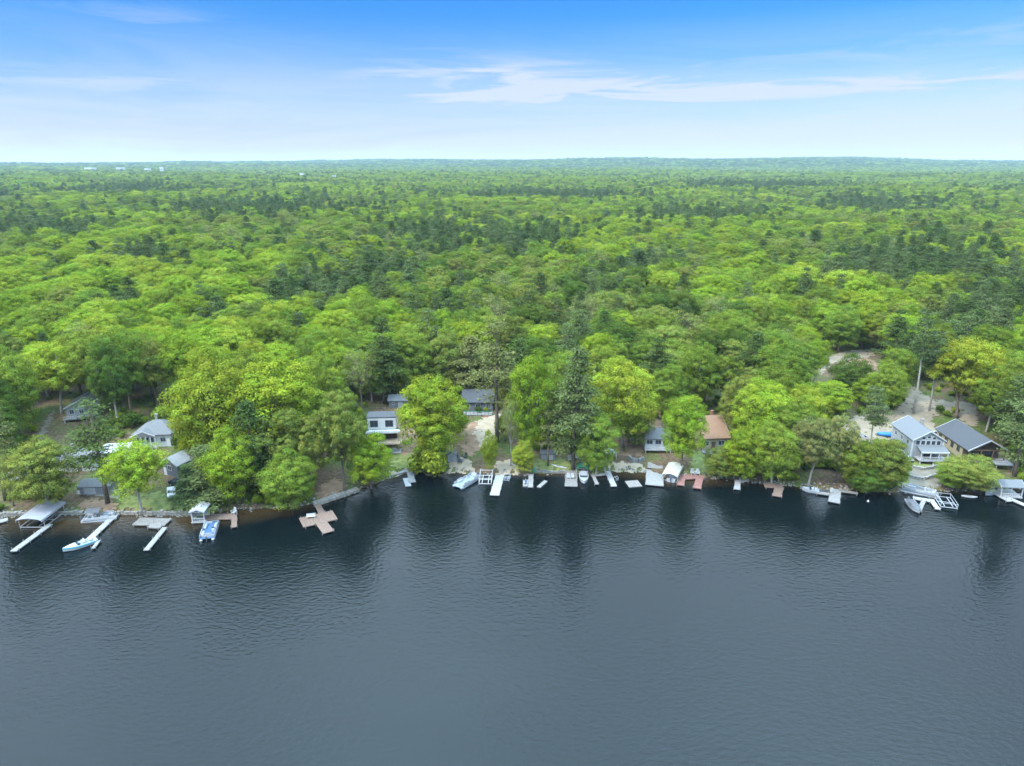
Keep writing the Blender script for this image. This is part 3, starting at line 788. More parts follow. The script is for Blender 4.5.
def scatter(name, pts, kinds, scl, rot, sources, kind_of):
    me = bpy.data.meshes.new(name)
    me.vertices.add(len(pts)); me.vertices.foreach_set('co', pts.astype(np.float32).ravel())
    for an, ty, arr, key in (('species', 'INT', kinds.astype(np.int32), 'value'), ('size', 'FLOAT_VECTOR', scl.astype(np.float32).ravel(), 'vector'), ('turn', 'FLOAT_VECTOR', rot.astype(np.float32).ravel(), 'vector')):
        a = me.attributes.new(an, ty, 'POINT'); a.data.foreach_set(key, arr)
    o = bpy.data.objects.new(name, me); col.objects.link(o)
    ng = bpy.data.node_groups.new(name + '_scatter', 'GeometryNodeTree')
    ng.interface.new_socket('Geometry', in_out='INPUT', socket_type='NodeSocketGeometry'); ng.interface.new_socket('Geometry', in_out='OUTPUT', socket_type='NodeSocketGeometry')
    N, L = ng.nodes, ng.links
    gi = N.new('NodeGroupInput'); go = N.new('NodeGroupOutput'); jn = N.new('GeometryNodeJoinGeometry')
    m2p = N.new('GeometryNodeMeshToPoints'); L.new(gi.outputs[0], m2p.inputs['Mesh'])
    def attr(an, ty):
        q = N.new('GeometryNodeInputNamedAttribute'); q.data_type = ty; q.inputs['Name'].default_value = an
        return next(s for s in q.outputs if s.enabled and s.name == 'Attribute')
    ksp, ksz, krt = attr('species', 'INT'), attr('size', 'FLOAT_VECTOR'), attr('turn', 'FLOAT_VECTOR')
    for k, objs in enumerate(sources):
        cmp_ = N.new('FunctionNodeCompare'); cmp_.data_type = 'INT'; cmp_.operation = 'EQUAL'
        ins = [s for s in cmp_.inputs if s.enabled]
        L.new(ksp, ins[0]); ins[1].default_value = k
        for ob in objs:
            oi = N.new('GeometryNodeObjectInfo'); oi.inputs['Object'].default_value = ob; oi.inputs['As Instance'].default_value = True; oi.transform_space = 'ORIGINAL'
            ip = N.new('GeometryNodeInstanceOnPoints')
            L.new(m2p.outputs[0], ip.inputs['Points']); L.new(cmp_.outputs[0], ip.inputs['Selection']); L.new(oi.outputs['Geometry'], ip.inputs['Instance'])
            L.new(krt, ip.inputs['Rotation']); L.new(ksz, ip.inputs['Scale']); L.new(ip.outputs[0], jn.inputs[0])
    L.new(jn.outputs[0], go.inputs[0])
    md = o.modifiers.new('scatter', 'NODES'); md.node_group = ng
    return tag(o, kind='stuff')

r = ~used
base = np.array([[13.0, 20.0] if s[2] == 'b' else [9.0, 20.0] for s in srcs])
scl = np.stack([wd[r] / base[spec[r], 0], wd[r] / base[spec[r], 0], hg[r] / 20.0], 1)
rot = np.stack([np.zeros(r.sum()), np.zeros(r.sum()), rz[r]], 1)
nearm = y[r] < 420
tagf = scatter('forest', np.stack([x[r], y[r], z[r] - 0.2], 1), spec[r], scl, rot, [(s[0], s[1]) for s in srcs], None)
tagf['label'] = 'dense mixed green forest stretching from behind the houses to the horizon'; tagf['category'] = 'forest'

# low growth on the forest edge and along the bank
bx = rng.uniform(-190, 190, 15000); by = shore_y(bx) + np.abs(rng.normal(0, 24, 15000)) + 0.6
bz = terr(bx, by); bpx, bpy_ = proj(bx, by, bz)
okb = np.ones(len(bx), bool)
NOGROW = [CLEAR['gravel_right'], CLEAR['upper'], [(440, 476), (448, 418), (505, 410), (530, 476)], [(380, 482), (364, 440), (366, 400), (408, 400), (422, 452), (414, 482)],
          [(598, 480), (598, 440), (640, 420), (668, 420), (670, 440), (735, 408), (735, 452), (706, 480)], [(530, 476), (535, 452), (590, 452), (592, 476)],
          [(893, 495), (890, 416), (1004, 416), (1018, 500)], [(120, 515), (124, 430), (186, 426), (190, 515)], [(60, 520), (58, 440), (120, 440), (120, 520)],
          [(20, 470), (40, 420), (60, 395), (110, 395), (110, 425), (58, 470)], [(308, 508), (316, 478), (352, 474), (362, 495)], [(800, 392), (804, 345), (890, 340), (892, 392)],
          [(798, 505), (800, 470), (850, 470), (846, 505)], [(0, 530), (0, 500), (70, 498), (70, 530)]]
for poly in NOGROW: okb &= ~inpoly(bpx, bpy_, poly)
dens = fn(bx, by, 9, 1.1) + rng.normal(0, 0.4, len(bx)); okb &= dens > 0.1
bx, by, bz = bx[okb], by[okb], bz[okb]
shr_src = {}
for o in col.objects:
    if o.type == 'MESH' and o.name.startswith('foliage'): shr_src[o.data.materials[0].name] = (o,)
ss = list(shr_src.values()); q = len(bx); sz = rng.uniform(0.3, 0.75, q)
ug = scatter('undergrowth', np.stack([bx, by, bz], 1), rng.integers(0, len(ss), q), np.stack([sz, sz, sz * rng.uniform(0.7, 1.2, q)], 1), np.stack([np.zeros(q), np.zeros(q), rng.uniform(0, 6.28, q)], 1), ss, None)
ug['label'] = 'low bushy undergrowth along the bank and under the shoreline trees'; ug['category'] = 'undergrowth'

# ------------------------------------------------------------------ houses
def wall_frame(face, w, d):
    """origin, right vector, outward normal of a wall face in house coordinates (front is -Y)"""
    return {'F': (Vector((0, -d / 2, 0)), Vector((1, 0, 0)), Vector((0, -1, 0))), 'B': (Vector((0, d / 2, 0)), Vector((-1, 0, 0)), Vector((0, 1, 0))),
            'L': (Vector((-w / 2, 0, 0)), Vector((0, -1, 0)), Vector((-1, 0, 0))), 'R': (Vector((w / 2, 0, 0)), Vector((0, 1, 0)), Vector((1, 0, 0)))}[face]

def obox(mb, o, r, n, u, z, su, sz, n0, n1):
    """box on a wall plane: centre u,z; size su,sz; from n0 to n1 along the normal"""
    vs = []
    for nn in (n0, n1):
        for a, b in ((-1, -1), (1, -1), (1, 1), (-1, 1)):
            vs.append(o + r * (u + a * su / 2) + Vector((0, 0, z + b * sz / 2)) + n * nn)
    mb.add(vs, [(3, 2, 1, 0), (4, 5, 6, 7), (0, 1, 5, 4), (1, 2, 6, 5), (2, 3, 7, 6), (3, 0, 4, 7)])

def window(root, fr, u, z, su, sz, fm, mull=1):
    o, r, n = fr; t = 0.11
    mb = MB()
    for a in (-1, 1):
        obox(mb, o, r, n, u + a * (su / 2 - t / 2), z, t, sz, 0.003, 0.07)
        obox(mb, o, r, n, u, z + a * (sz / 2 - t / 2), su - 2 * t, t, 0.003, 0.065)
    for k in range(mull): obox(mb, o, r, n, u - su / 2 + su * (k + 1) / (mull + 1), z, 0.05, sz - 2 * t, 0.003, 0.055)
    f = mb.build('window', fm, root)
    mb = MB(); obox(mb, o, r, n, u, z, su - 2 * t, sz - 2 * t, 0.004, 0.03); mb.build('pane', M['glass'], f)
    return f

def door(root, fr, u, z0, su, sz, dm):
    o, r, n = fr; mb = MB(); obox(mb, o, r, n, u, z0 + sz / 2, su, sz, 0.003, 0.06); dd = mb.build('door', dm, root)
    mb = MB(); obox(mb, o, r, n, u + su * 0.38, z0 + 1.0, 0.06, 0.14, 0.062, 0.12); mb.build('handle', M['alu'], dd)

def gable_roof(root, w, d, h, rise, ov, rm, axis='Y', trim=None, z=0.0, off=(0, 0)):
    """axis = direction of the ridge"""
    a, b = (w, d) if axis == 'Y' else (d, w)
    s, t = a / 2 + ov, 0.18
    k = rise / (a / 2)
    ez = h - ov * k + 0.012
    rz_ = h + rise + 0.012
    prof = [(-s, ez), (0, rz_), (s, ez), (s, ez + t), (0, rz_ + t), (-s, ez + t)]
    mb = MB(); L0 = -b / 2 - ov
    def P(x, y, z_): return (x + off[0], y + off[1], z_ + z) if axis == 'Y' else (y + off[0], x + off[1], z_ + z)
    n = 6; vs = [P(p[0], L0, p[1]) for p in prof] + [P(p[0], -L0, p[1]) for p in prof]
    fs = [(0, 1, 4, 5), (1, 2, 3, 4), (6, 7, 10, 11), (7, 8, 9, 10)] + [(i, (i + 1) % 6, 6 + (i + 1) % 6, 6 + i) for i in range(6)]
    mb.add(vs, fs); ro = mb.build('roof', rm, root)
    if trim:
        mb = MB()
        for yy in (L0 - 0.05, -L0 + 0.05):
            for sg in (-1, 1):
                p0, p1 = Vector((sg * s, yy, ez + t / 2)), Vector((0, yy, rz_ + t / 2)); q = Vector((0, 0, 0.17)); e = Vector((0, 0.04, 0))
                vs = [p0 - q - e, p1 - q - e, p1 + q - e, p0 + q - e, p0 - q + e, p1 - q + e, p1 + q + e, p0 + q + e]
                mb.add([P(*v_) for v_ in vs], [(0, 1, 2, 3), (7, 6, 5, 4), (0, 4, 5, 1), (1, 5, 6, 2), (2, 6, 7, 3), (3, 7, 4, 0)])
        mb.build('bargeboard', trim, ro)
    return ro

def walls(root, w, d, h, wm, rise=0, axis='Y', base=-1.6, name='wall'):
    mb = MB()
    if rise:
        a, b = (w, d) if axis == 'Y' else (d, w)
        prof = [(-a / 2, base), (a / 2, base), (a / 2, h), (0, h + rise), (-a / 2, h)]
        vs = [(p[0], -b / 2, p[1]) if axis == 'Y' else (-b / 2, p[0], p[1]) for p in prof] + [(p[0], b / 2, p[1]) if axis == 'Y' else (b / 2, p[0], p[1]) for p in prof]
        mb.add(vs, [(0, 1, 2, 3, 4), (9, 8, 7, 6, 5)] + [(i, (i + 1) % 5, 5 + (i + 1) % 5, 5 + i) for i in range(5)])
    else:
        mb.box((0, 0, (h + base) / 2), (w, d, h - base))
    return mb.build(name, wm, root)

def house(px, py, d, rot, label, cat='house', name='house'):
    g = ground(px, py); a = R(rot)
    c = g + Vector((-math.sin(a), math.cos(a), 0)) * (d / 2)
    return empty(name, (c.x, c.y, g.z), a, label, cat)

def chimney(root, x, y, z0, z1, m, s=0.6):
    mb = MB(); mb.box((x, y, (z0 + z1) / 2), (s, s, z1 - z0)); mb.box((x, y, z1 + 0.05), (s + 0.14, s + 0.14, 0.1)); return mb.build('chimney', m, root)

def rail(root, p0, p1, z0, hgt, m, nb=None, name='railing'):
    p0, p1 = Vector(p0), Vector(p1); L_ = (p1 - p0).length; nb = nb or max(2, int(L_ / 0.45)); mb = MB()
    ang = math.atan2(p1.y - p0.y, p1.x - p0.x); c = (p0 + p1) / 2
    mb.box((c.x, c.y, z0 + hgt), (L_, 0.09, 0.09), ang); mb.box((c.x, c.y, z0 + 0.12), (L_, 0.06, 0.06), ang)
    for k in range(nb + 1):
        q = p0.lerp(p1, k / nb); mb.box((q.x, q.y, z0 + hgt / 2), (0.06, 0.06, hgt - 0.02), ang)
    return mb.build(name, m, root)

def posts(root, pts, z0, z1, m, s=0.16, name='post'):
    for p in pts:
        mb = MB(); mb.box((p[0], p[1], (z0 + z1) / 2), (s, s, z1 - z0)); mb.build(name, m, root)

# blue-grey gabled house by the gravel drive
w, d, h, ri = 7.6, 11.0, 5.4, 2.3
g = house(925, 459, d, -3, 'blue-grey gabled lake house with white trim and glazed porch')
walls(g, w, d, h, M['greywall'], ri)
gable_roof(g, w, d, h, ri, 0.45, M['shingle_blue'], trim=M['white'])
F, Lf = wall_frame('F', w, d), wall_frame('L', w, d)
for k in range(3): window(g, F, -1.3 + 1.3 * k, 6.1 - (0.25 if k != 1 else 0), 1.0, 0.8, M['white'], 0)
for k in range(5): window(g, F, -2.6 + 1.3 * k, 4.55, 1.15, 1.3, M['white'], 0)
for k in range(3): window(g, Lf, -3.3 + 3.2 * k, 3.8, 1.2, 1.3, M['white'])
window(g, Lf, 1.2, 1.3, 1.6, 1.1, M['white'])
for sgn in (-1, 1):
    mb = MB(); mb.box((sgn * w / 2, -d / 2, h / 2 - 0.6), (0.3, 0.3, h + 0.9)); mb.build('corner_board', M['white'], g)
mb = MB(); y0 = -d / 2
vs = [(-2.9, y0 - 0.005, 4.0), (4.1, y0 - 0.005, 4.0), (4.2, y0 - 3.0, 3.1), (-2.9, y0 - 3.0, 3.1)]
mb.add(vs + [(p[0], p[1], p[2] - 0.16) for p in vs], [(0, 1, 2, 3), (7, 6, 5, 4), (0, 4, 5, 1), (1, 5, 6, 2), (2, 6, 7, 3), (3, 7, 4, 0)]); mb.build('porch_roof', M['shingle_blue'], g)
mb = MB(); mb.box((0.6, y0 - 2.95, 3.0), (7.0, 0.14, 0.34)); mb.build('porch_fascia', M['white'], g)
mb = MB(); mb.box((0.6, y0 - 1.55, 0.72), (7.2, 3.1, 0.24)); mb.build('porch_floor', M['whitedock'], g)
posts(g, [(-2.7, y0 - 2.8), (-0.4, y0 - 2.8), (1.7, y0 - 2.8), (3.9, y0 - 2.8)], 0.84, 2.9, M['white'], 0.2)
posts(g, [(-2.7, y0 - 2.8), (0.6, y0 - 2.8), (3.9, y0 - 2.8)], -2.4, 0.6, M['white'], 0.2, 'pier')
rail(g, (-2.8, y0 - 3.0, 0), (4.1, y0 - 3.0, 0), 0.84, 0.95, M['white'])
door(g, F, 0.3, 0.86, 1.8, 2.05, M['glass'])
chimney(g, 2.0, 2.5, 6.0, 8.1, M['stone'])
mb = MB(); mb.box((-4.6, y0 - 0.2, 0.45), (1.5, 4.2, 0.14)); dk = mb.build('side_deck', M['whitedock'], g)
rail(g, (-5.3, y0 - 2.2, 0), (-5.3, y0 + 1.8, 0), 0.52, 0.9, M['white'])

# dark timber cabin
w, d, h, ri = 9.4, 12.0, 3.9, 2.6
g = house(979, 460, d, -2, 'dark timber cabin with charcoal gable roof and deep open front porch', 'cabin', 'cabin')
walls(g, w, d, h, M['yellowwall'], ri)
mbp = []
gable_roof(g, w, d + 2.4, h, ri, 0.5, M['shingle_dark'], trim=M['white'], off=(0, -1.2))
F, Lf = wall_frame('F', w, d), wall_frame('L', w, d)
mb = MB(); obox(mb, *F, 0, 1.4, w - 0.1, 4.6, 0.002, 0.05); mb.build('front_cladding', M['timber'], g)
mb = MB(); mb.add([(-4.6, -d / 2 - 0.055, 3.72), (4.6, -d / 2 - 0.055, 3.72), (0, -d / 2 - 0.055, 6.35), (-4.6, -d / 2 - 0.01, 3.72), (4.6, -d / 2 - 0.01, 3.72), (0, -d / 2 - 0.01, 6.35)], [(0, 1, 2), (5, 4, 3), (0, 3, 4, 1), (1, 4, 5, 2), (2, 5, 3, 0)]); mb.build('gable_cladding', M['timber'], g)
for k in range(2): window(g, (F[0] + Vector((0, -0.06, 0)), F[1], F[2]), -2.4 + 4.4 * k, 2.0, 2.2, 1.6, M['timber'])
door(g, (F[0] + Vector((0, -0.06, 0)), F[1], F[2]), 0, 0.2, 1.0, 2.1, M['glass'])
for k in range(4): window(g, Lf, -4.2 + 2.8 * k, 2.4, 1.3, 1.5, M['timber'])
mb = MB(); mb.box((0, -d / 2 - 1.3, 0.05), (9.6, 2.5, 0.24)); mb.build('porch_floor', M['greydock'], g)
posts(g, [(-4.5, -d / 2 - 2.4), (-1.5, -d / 2 - 2.4), (1.5, -d / 2 - 2.4), (4.5, -d / 2 - 2.4)], -2.8, 3.9, M['timber'], 0.24)
mb = MB(); mb.box((0, -d / 2 - 2.4, 3.75), (9.4, 0.22, 0.3)); mb.build('porch_beam', M['timber'], g)
rail(g, (-4.7, -d / 2 - 2.52, 0), (4.7, -d / 2 - 2.52, 0), 0.17, 1.0, M['timber'])

# raised grey deck right of the cabin
g = ground(1003, 470); g = empty('raised_deck', (g.x, g.y, g.z), R(-8), 'grey boarded deck raised on posts right of the timber cabin', 'deck')
mb = MB()
for k in range(10): mb.box((-1.9 + 0.42 * k, 1.6, 1.5 + 0.006 * (k % 2)), (0.4, 4.4, 0.1))
mb.build('deck_boards', M['midgrey'], g); posts(g, [(-1.9, -0.4), (1.9, -0.4), (-1.9, 3.6), (1.9, 3.6)], -1.2, 1.44, M['post'])
rail(g, (-2.1, -0.55, 0), (2.1, -0.55, 0), 1.55, 0.8, M['post']); rail(g, (2.15, -0.5, 0), (2.15, 3.7, 0), 1.55, 0.8, M['post'])

# white flat-roofed modern house
w, d = 7.6, 4.6
g = house(383, 447.5, d, 4, 'white flat-roofed two-storey house with balcony over open timber level')
mb = MB(); mb.box((0, 0.9, 1.75), (w - 0.3, d - 2.0, 6.7)); mb.build('lower_wall', M['timber'], g)
mb = MB(); mb.box((0, 0, 6.75), (w, d, 3.3)); mb.build('upper_wall', M['whitewall'], g)
mb = MB(); mb.box((0, 0.1, 8.53), (w + 0.3, d + 0.2, 0.24)); mb.box((0, 0.1, 8.68), (w + 0.1, d, 0.06)); mb.build('roof', M['shingle_dark'], g)
F = wall_frame('F', w, d)
for u in (-2.0, 2.0): window(g, F, u, 6.9, 2.1, 1.9, M['charcoal'], 1)
mb = MB(); mb.box((0.3, -d / 2 - 0.9, 4.95), (w + 1.4, 1.9, 0.36)); mb.build('balcony', M['whitewall'], g)
rail(g, (-3.6, -d / 2 - 1.75, 0), (4.7, -d / 2 - 1.75, 0), 5.13, 0.9, M['charcoal'])
posts(g, [(-3.4, -d / 2 - 1.5), (0.4, -d / 2 - 1.5), (4.4, -d / 2 - 1.5)], -2.2, 4.77, M['tan'], 0.25)
mb = MB(); mb.box((2.2, -d / 2 - 1.6, 2.3), (6.2, 3.8, 0.18)); mb.build('lower_deck', M['tan'], g)
mb = MB(); mb.box((1.8, -d / 2 - 1.4, -0.4), (6.4, 3.6, 0.2)); mb.build('patio', M['whitedock'], g)
rail(g, (-0.8, -d / 2 - 3.4, 0), (5.2, -d / 2 - 3.4, 0), 2.39, 0.9, M['tan'])

# grey-blue shed behind it
w, d, h, ri = 5.4, 4.2, 2.4, 1.1
g = house(398, 408, d, 3, 'blue-grey shed behind the white flat-roofed house', 'shed', 'shed')
walls(g, w, d, h, M['darkgrey'], ri, 'X'); gable_roof(g, w, d, h, ri, 0.3, M['shingle_blue'], 'X')
door(g, wall_frame('F', w, d), 0.8, 0.02, 1.4, 2.0, M['midgrey']); window(g, wall_frame('F', w, d), -1.3, 1.5, 0.9, 0.8, M['white'])

# dark grey roofed house above the sand path
w, d, h, ri = 9.0, 7.5, 3.4, 2.5
g = house(478, 412, d, 0, 'low house with dark grey roof and green porch above sandy path')
walls(g, w, d, h, M['darkgrey'], ri, 'X'); gable_roof(g, w, d, h, ri, 0.5, M['shingle_dark'], 'X')
F = wall_frame('F', w, d)
for u in (-3.2, 0.0, 3.2): window(g, F, u, 1.9, 1.6, 1.4, M['white'])
mb = MB(); mb.box((0, -d / 2 - 1.6, 0.1), (8.8, 3.0, 0.22)); mb.build('porch_floor', M['greydock'], g)
posts(g, [(-4.4 + 1.1 * k, -d / 2 - 2.9) for k in range(9)], 0.21, 1.2, M['greencanvas'], 0.12, 'baluster')
mb = MB(); mb.box((0, -d / 2 - 2.9, 1.24), (9.2, 0.14, 0.1)); mb.build('rail', M['greencanvas'], g)
mb = MB()
for k in range(4): mb.box((2.5, -d / 2 - 3.3 - 0.35 * k, 0.0 - 0.2 * k), (1.6, 0.34, 0.2))
mb.build('steps', M['reddock'], g); chimney(g, 3.0, 0.6, 4.5, 6.6, M['reddock'])

# white lakefront cottage
w, d, h, ri = 6.6, 7.0, 3.3, 1.6
g = house(657, 450, d, -2, 'white lakefront cottage with grey roof half hidden by a lime tree', 'cottage', 'cottage')
walls(g, w, d, h, M['whitewall'], ri, 'X'); gable_roof(g, w, d, h, ri, 0.35, M['shingle_grey'], 'X')
F = wall_frame('F', w, d)
for u in (-2.1, 0.2, 2.2): window(g, F, u, 2.3, 1.7, 1.3, M['white'])
mb = MB(); mb.box((0, -d / 2 - 0.9, 0.6), (6.8, 1.8, 0.2)); mb.build('front_deck', M['whitedock'], g)
rail(g, (-3.4, -d / 2 - 1.75, 0), (3.4, -d / 2 - 1.75, 0), 0.7, 0.8, M['white']); posts(g, [(-3.3, -d / 2 - 1.6), (3.3, -d / 2 - 1.6)], -1.5, 0.5, M['white'])

# brown roofed house
w, d, h, ri = 7.8, 13.0, 3.4, 3.7
g = house(713, 449, d, 6, 'low house with brown shingle roof and dark front porch')
walls(g, w, d, h, M['yellowwall'], ri, 'X'); gable_roof(g, w, d, h, ri, 0.55, M['shingle_brown'], 'X', trim=M['tan'])
F = wall_frame('F', w, d)
for u in (-2.2, 2.2): window(g, F, u, 1.7, 1.9, 1.4, M['white'])
door(g, F, 0, 0.05, 1.1, 2.1, M['timber'])
mb = MB(); mb.box((-0.6, -d / 2 - 1.2, -0.1), (6.0, 2.3, 0.2)); mb.build('porch_floor', M['greydock'], g)
posts(g, [(-3.4, -d / 2 - 0.5), (3.3, -d / 2 - 0.5)], -1.2, 2.7, M['timber'])
mb = MB()
for k in range(7): mb.box((-1.6, -d / 2 - 2.55 - 0.5 * k, -0.2 - 0.16 * k), (1.5, 0.49, 0.18))
mb.build('steps', M['concrete'], g); chimney(g, 2.2, 1.5, 5.6, 8.0, M['reddock'])

# hip-roofed cottage
def hip_roof(root, w, d, h, rise, ov, rm):
    a, b, t = w / 2 + ov, d / 2 + ov, 0.2; k = max(0.2, a - b)
    top = [(-k, 0, h + rise), (k, 0, h + rise)]
    lo = [(-a, -b, h), (a, -b, h), (a, b, h), (-a, b, h)]; lb = [(x_, y_, h - t) for x_, y_, _ in lo]
    mb = MB(); mb.add(lo + top + lb, [(0, 1, 5, 4), (1, 2, 5), (2, 3, 4, 5), (3, 0, 4), (0, 6, 7, 1), (1, 7, 8, 2), (2, 8, 9, 3), (3, 9, 6, 0), (9, 8, 7, 6)])
    return mb.build('roof', rm, root)
w, d, h = 10.0, 8.5, 3.5
g = house(155, 447, d, 4, 'white cottage with grey hip roof and row of sunroom windows', 'cottage', 'cottage')
walls(g, w, d, h, M['whitewall']); hip_roof(g, w, d, h + 0.2, 2.6, 0.5, M['shingle_grey'])
F = wall_frame('F', w, d)
for k in range(4): window(g, F, -4.2 + 1.25 * k, 2.1, 1.1, 1.5, M['white'], 0)
window(g, F, 2.4, 2.1, 1.5, 1.3, M['white']); window(g, wall_frame('R', w, d), 0, 2, 1.4, 1.3, M['white'])
mb = MB(); y0 = -d / 2
mb.add([(-5.3, y0 - 1.2, 3.55), (-2.1, y0 - 1.2, 4.9), (0.9, y0 - 1.2, 3.55), (-5.3, y0 + 0.6, 3.75), (-2.1, y0 + 1.6, 5.1), (0.9, y0 + 0.6, 3.75)], [(0, 1, 4, 3), (1, 2, 5, 4), (0, 2, 1), (3, 4, 5), (0, 3, 5, 2)])
mb.build('gable_roof', M['shingle_grey'], g)
mb = MB()
for s0, s1 in (((-5.4, 3.5), (-2.1, 4.92)), ((-2.1, 4.92), (1.0, 3.5))):
    mb.add([(s0[0], y0 - 1.25, s0[1] - 0.15), (s1[0], y0 - 1.25, s1[1] - 0.15), (s1[0], y0 - 1.25, s1[1] + 0.12), (s0[0], y0 - 1.25, s0[1] + 0.12)] + [(s0[0], y0 - 1.205, s0[1] - 0.15), (s1[0], y0 - 1.205, s1[1] - 0.15), (s1[0], y0 - 1.205, s1[1] + 0.12), (s0[0], y0 - 1.205, s0[1] + 0.12)],
           [(0, 1, 2, 3), (7, 6, 5, 4), (0, 4, 5, 1), (1, 5, 6, 2), (2, 6, 7, 3), (3, 7, 4, 0)])
mb.build('bargeboard', M['white'], g)
posts(g, [(-5.1 + 1.2 * k, y0 - 1.1) for k in range(6)], -1.5, 3.55, M['white'], 0.16)
mb = MB(); mb.box((-2.1, y0 - 0.65, 0.2), (6.4, 1.2, 0.16)); mb.build('porch_floor', M['whitedock'], g)
chimney(g, -1.0, 1.5, 5.0, 7.2, M['stone'])

# dark grey annex with pale roof
w, d, h, ri = 5.2, 6.5, 3.2, 1.7
g = house(171, 476, d, -22, 'dark grey gabled annex with pale roof below the hip-roofed cottage', 'annex', 'annex')
walls(g, w, d, h, M['darkgrey'], ri); gable_roof(g, w, d, h, ri, 0.3, M['whiteroof'], trim=M['white'])
window(g, wall_frame('F', w, d), 0, 2.2, 1.3, 1.3, M['white']); window(g, wall_frame('R', w, d), 0.5, 1.9, 1.2, 1.2, M['white']); door(g, wall_frame('F', w, d), -1.6, 0.02, 0.95, 2.0, M['white'])
gd = ground(179, 473); g = empty('deck', gd, R(-18), 'small red-brown deck with railing beside the dark grey annex', 'deck')
mb = MB(); mb.box((0, 0, 0.7), (4.6, 2.6, 0.16)); mb.build('deck_boards', M['reddock'], g); rail(g, (-2.3, -1.25, 0), (2.3, -1.25, 0), 0.78, 0.9, M['reddock']); posts(g, [(-2.1, -1.1), (2.1, -1.1), (-2.1, 1.1), (2.1, 1.1)], -1.0, 0.62, M['reddock'])

# small grey cottage by the dirt road
w, d, h, ri = 8.0, 7.0, 3.6, 2.0
g = house(83, 419, d, 14, 'small grey two-level cottage by the two-track dirt road', 'cottage', 'cottage')
walls(g, w, d, h, M['midgrey'], ri); gable_roof(g, w, d, h, ri, 0.4, M['shingle_grey'], trim=M['white'])
F = wall_frame('F', w, d)
for u in (-2.5, 0, 2.5): window(g, F, u, 2.4, 1.3, 1.4, M['white'])
mb = MB(); mb.box((-1.2, -d / 2 - 1.1, 0.75), (6, 2.1, 0.18)); mb.build('deck_boards', M['greydock'], g); rail(g, (-4.2, -d / 2 - 2.1, 0), (1.8, -d / 2 - 2.1, 0), 0.84, 0.9, M['white']); posts(g, [(-4, -d / 2 - 2), (1.6, -d / 2 - 2)], -1.6, 0.66, M['white'])

# cottage and outbuildings behind the left trees
w, d, h, ri = 9.0, 7.5, 3.0, 1.7
g = house(76, 472, d, 6, 'low pale cottage with grey-brown roof between olive tree and ragged pine', 'cottage', 'cottage')
walls(g, w, d, h, M['whitewall'], ri, 'X'); gable_roof(g, w, d, h, ri, 0.4, M['shingle_grey'], 'X')
F = wall_frame('F', w, d)
for u in (-3, -0.4, 2.6): window(g, F, u, 1.7, 1.5, 1.3, M['white'])
door(g, F, 1.1, 0.02, 0.95, 2.0, M['timber']); chimney(g, -2, 0.5, 3.9, 5.8, M['stone'])
w, d, h, ri = 6.5, 6.0, 2.7, 1.1
g = house(117, 462, d, 8, 'low outbuilding with pale metal roof left of the hip-roofed cottage', 'outbuilding', 'outbuilding')
walls(g, w, d, h, M['whitewall'], ri, 'X'); gable_roof(g, w, d, h, ri, 0.3, M['whiteroof'], 'X')
window(g, wall_frame('F', w, d), -1.5, 1.5, 1.2, 1.0, M['white']); door(g, wall_frame('F', w, d), 1.4, 0.02, 1.0, 2.0, M['midgrey'])
w, d, h, ri = 7.0, 4.2, 1.9, 0.9
g = house(96, 494, d, 4, 'low grey-roofed garage behind the ragged pine at the concrete pad', 'garage', 'garage')
walls(g, w, d, h, M['midgrey'], ri, 'X'); gable_roof(g, w, d, h, ri, 0.3, M['shingle_grey'], 'X')
mb = MB(); obox(mb, *wall_frame('F', w, d), -1.3, 0.85, 2.6, 1.65, 0.003, 0.06); mb.build('garage_door', M['white'], g); window(g, wall_frame('F', w, d), 2.0, 1.1, 1.0, 0.8, M['white'])
w, d, h, ri = 4.6, 4.0, 2.3, 1.1
g = house(16, 486, d, 10, 'small weathered shed under the drab olive pine near the left edge', 'shed', 'shed')
walls(g, w, d, h, M['whitewall'], ri); gable_roof(g, w, d, h, ri, 0.3, M['whiteroof']); door(g, wall_frame('F', w, d), 0, 0.02, 1.0, 2.0, M['midgrey']); window(g, wall_frame('R', w, d), 0, 1.4, 0.9, 0.8, M['white'])
# small grey sheds near the shore
w, d, h, ri = 2.2, 2.2, 1.9, 0.7
g = house(452, 462, d, 0, 'small blue-grey shed at the back of the beach left of the pontoon boat', 'shed', 'shed')
walls(g, w, d, h, M['greywall'], ri); gable_roof(g, w, d, h, ri, 0.2, M['shingle_blue']); door(g, wall_frame('F', w, d), 0, 0.02, 0.9, 1.7, M['midgrey'])
w, d, h, ri = 3.6, 2.0, 1.7, 0.6
g = house(548, 460, d, 0, 'long low grey shed at the back of the small lawn', 'shed', 'shed')
walls(g, w, d, h, M['midgrey'], ri, 'X'); gable_roof(g, w, d, h, ri, 0.2, M['shingle_grey'], 'X'); door(g, wall_frame('F', w, d), 0.7, 0.02, 1.3, 1.5, M['white'])

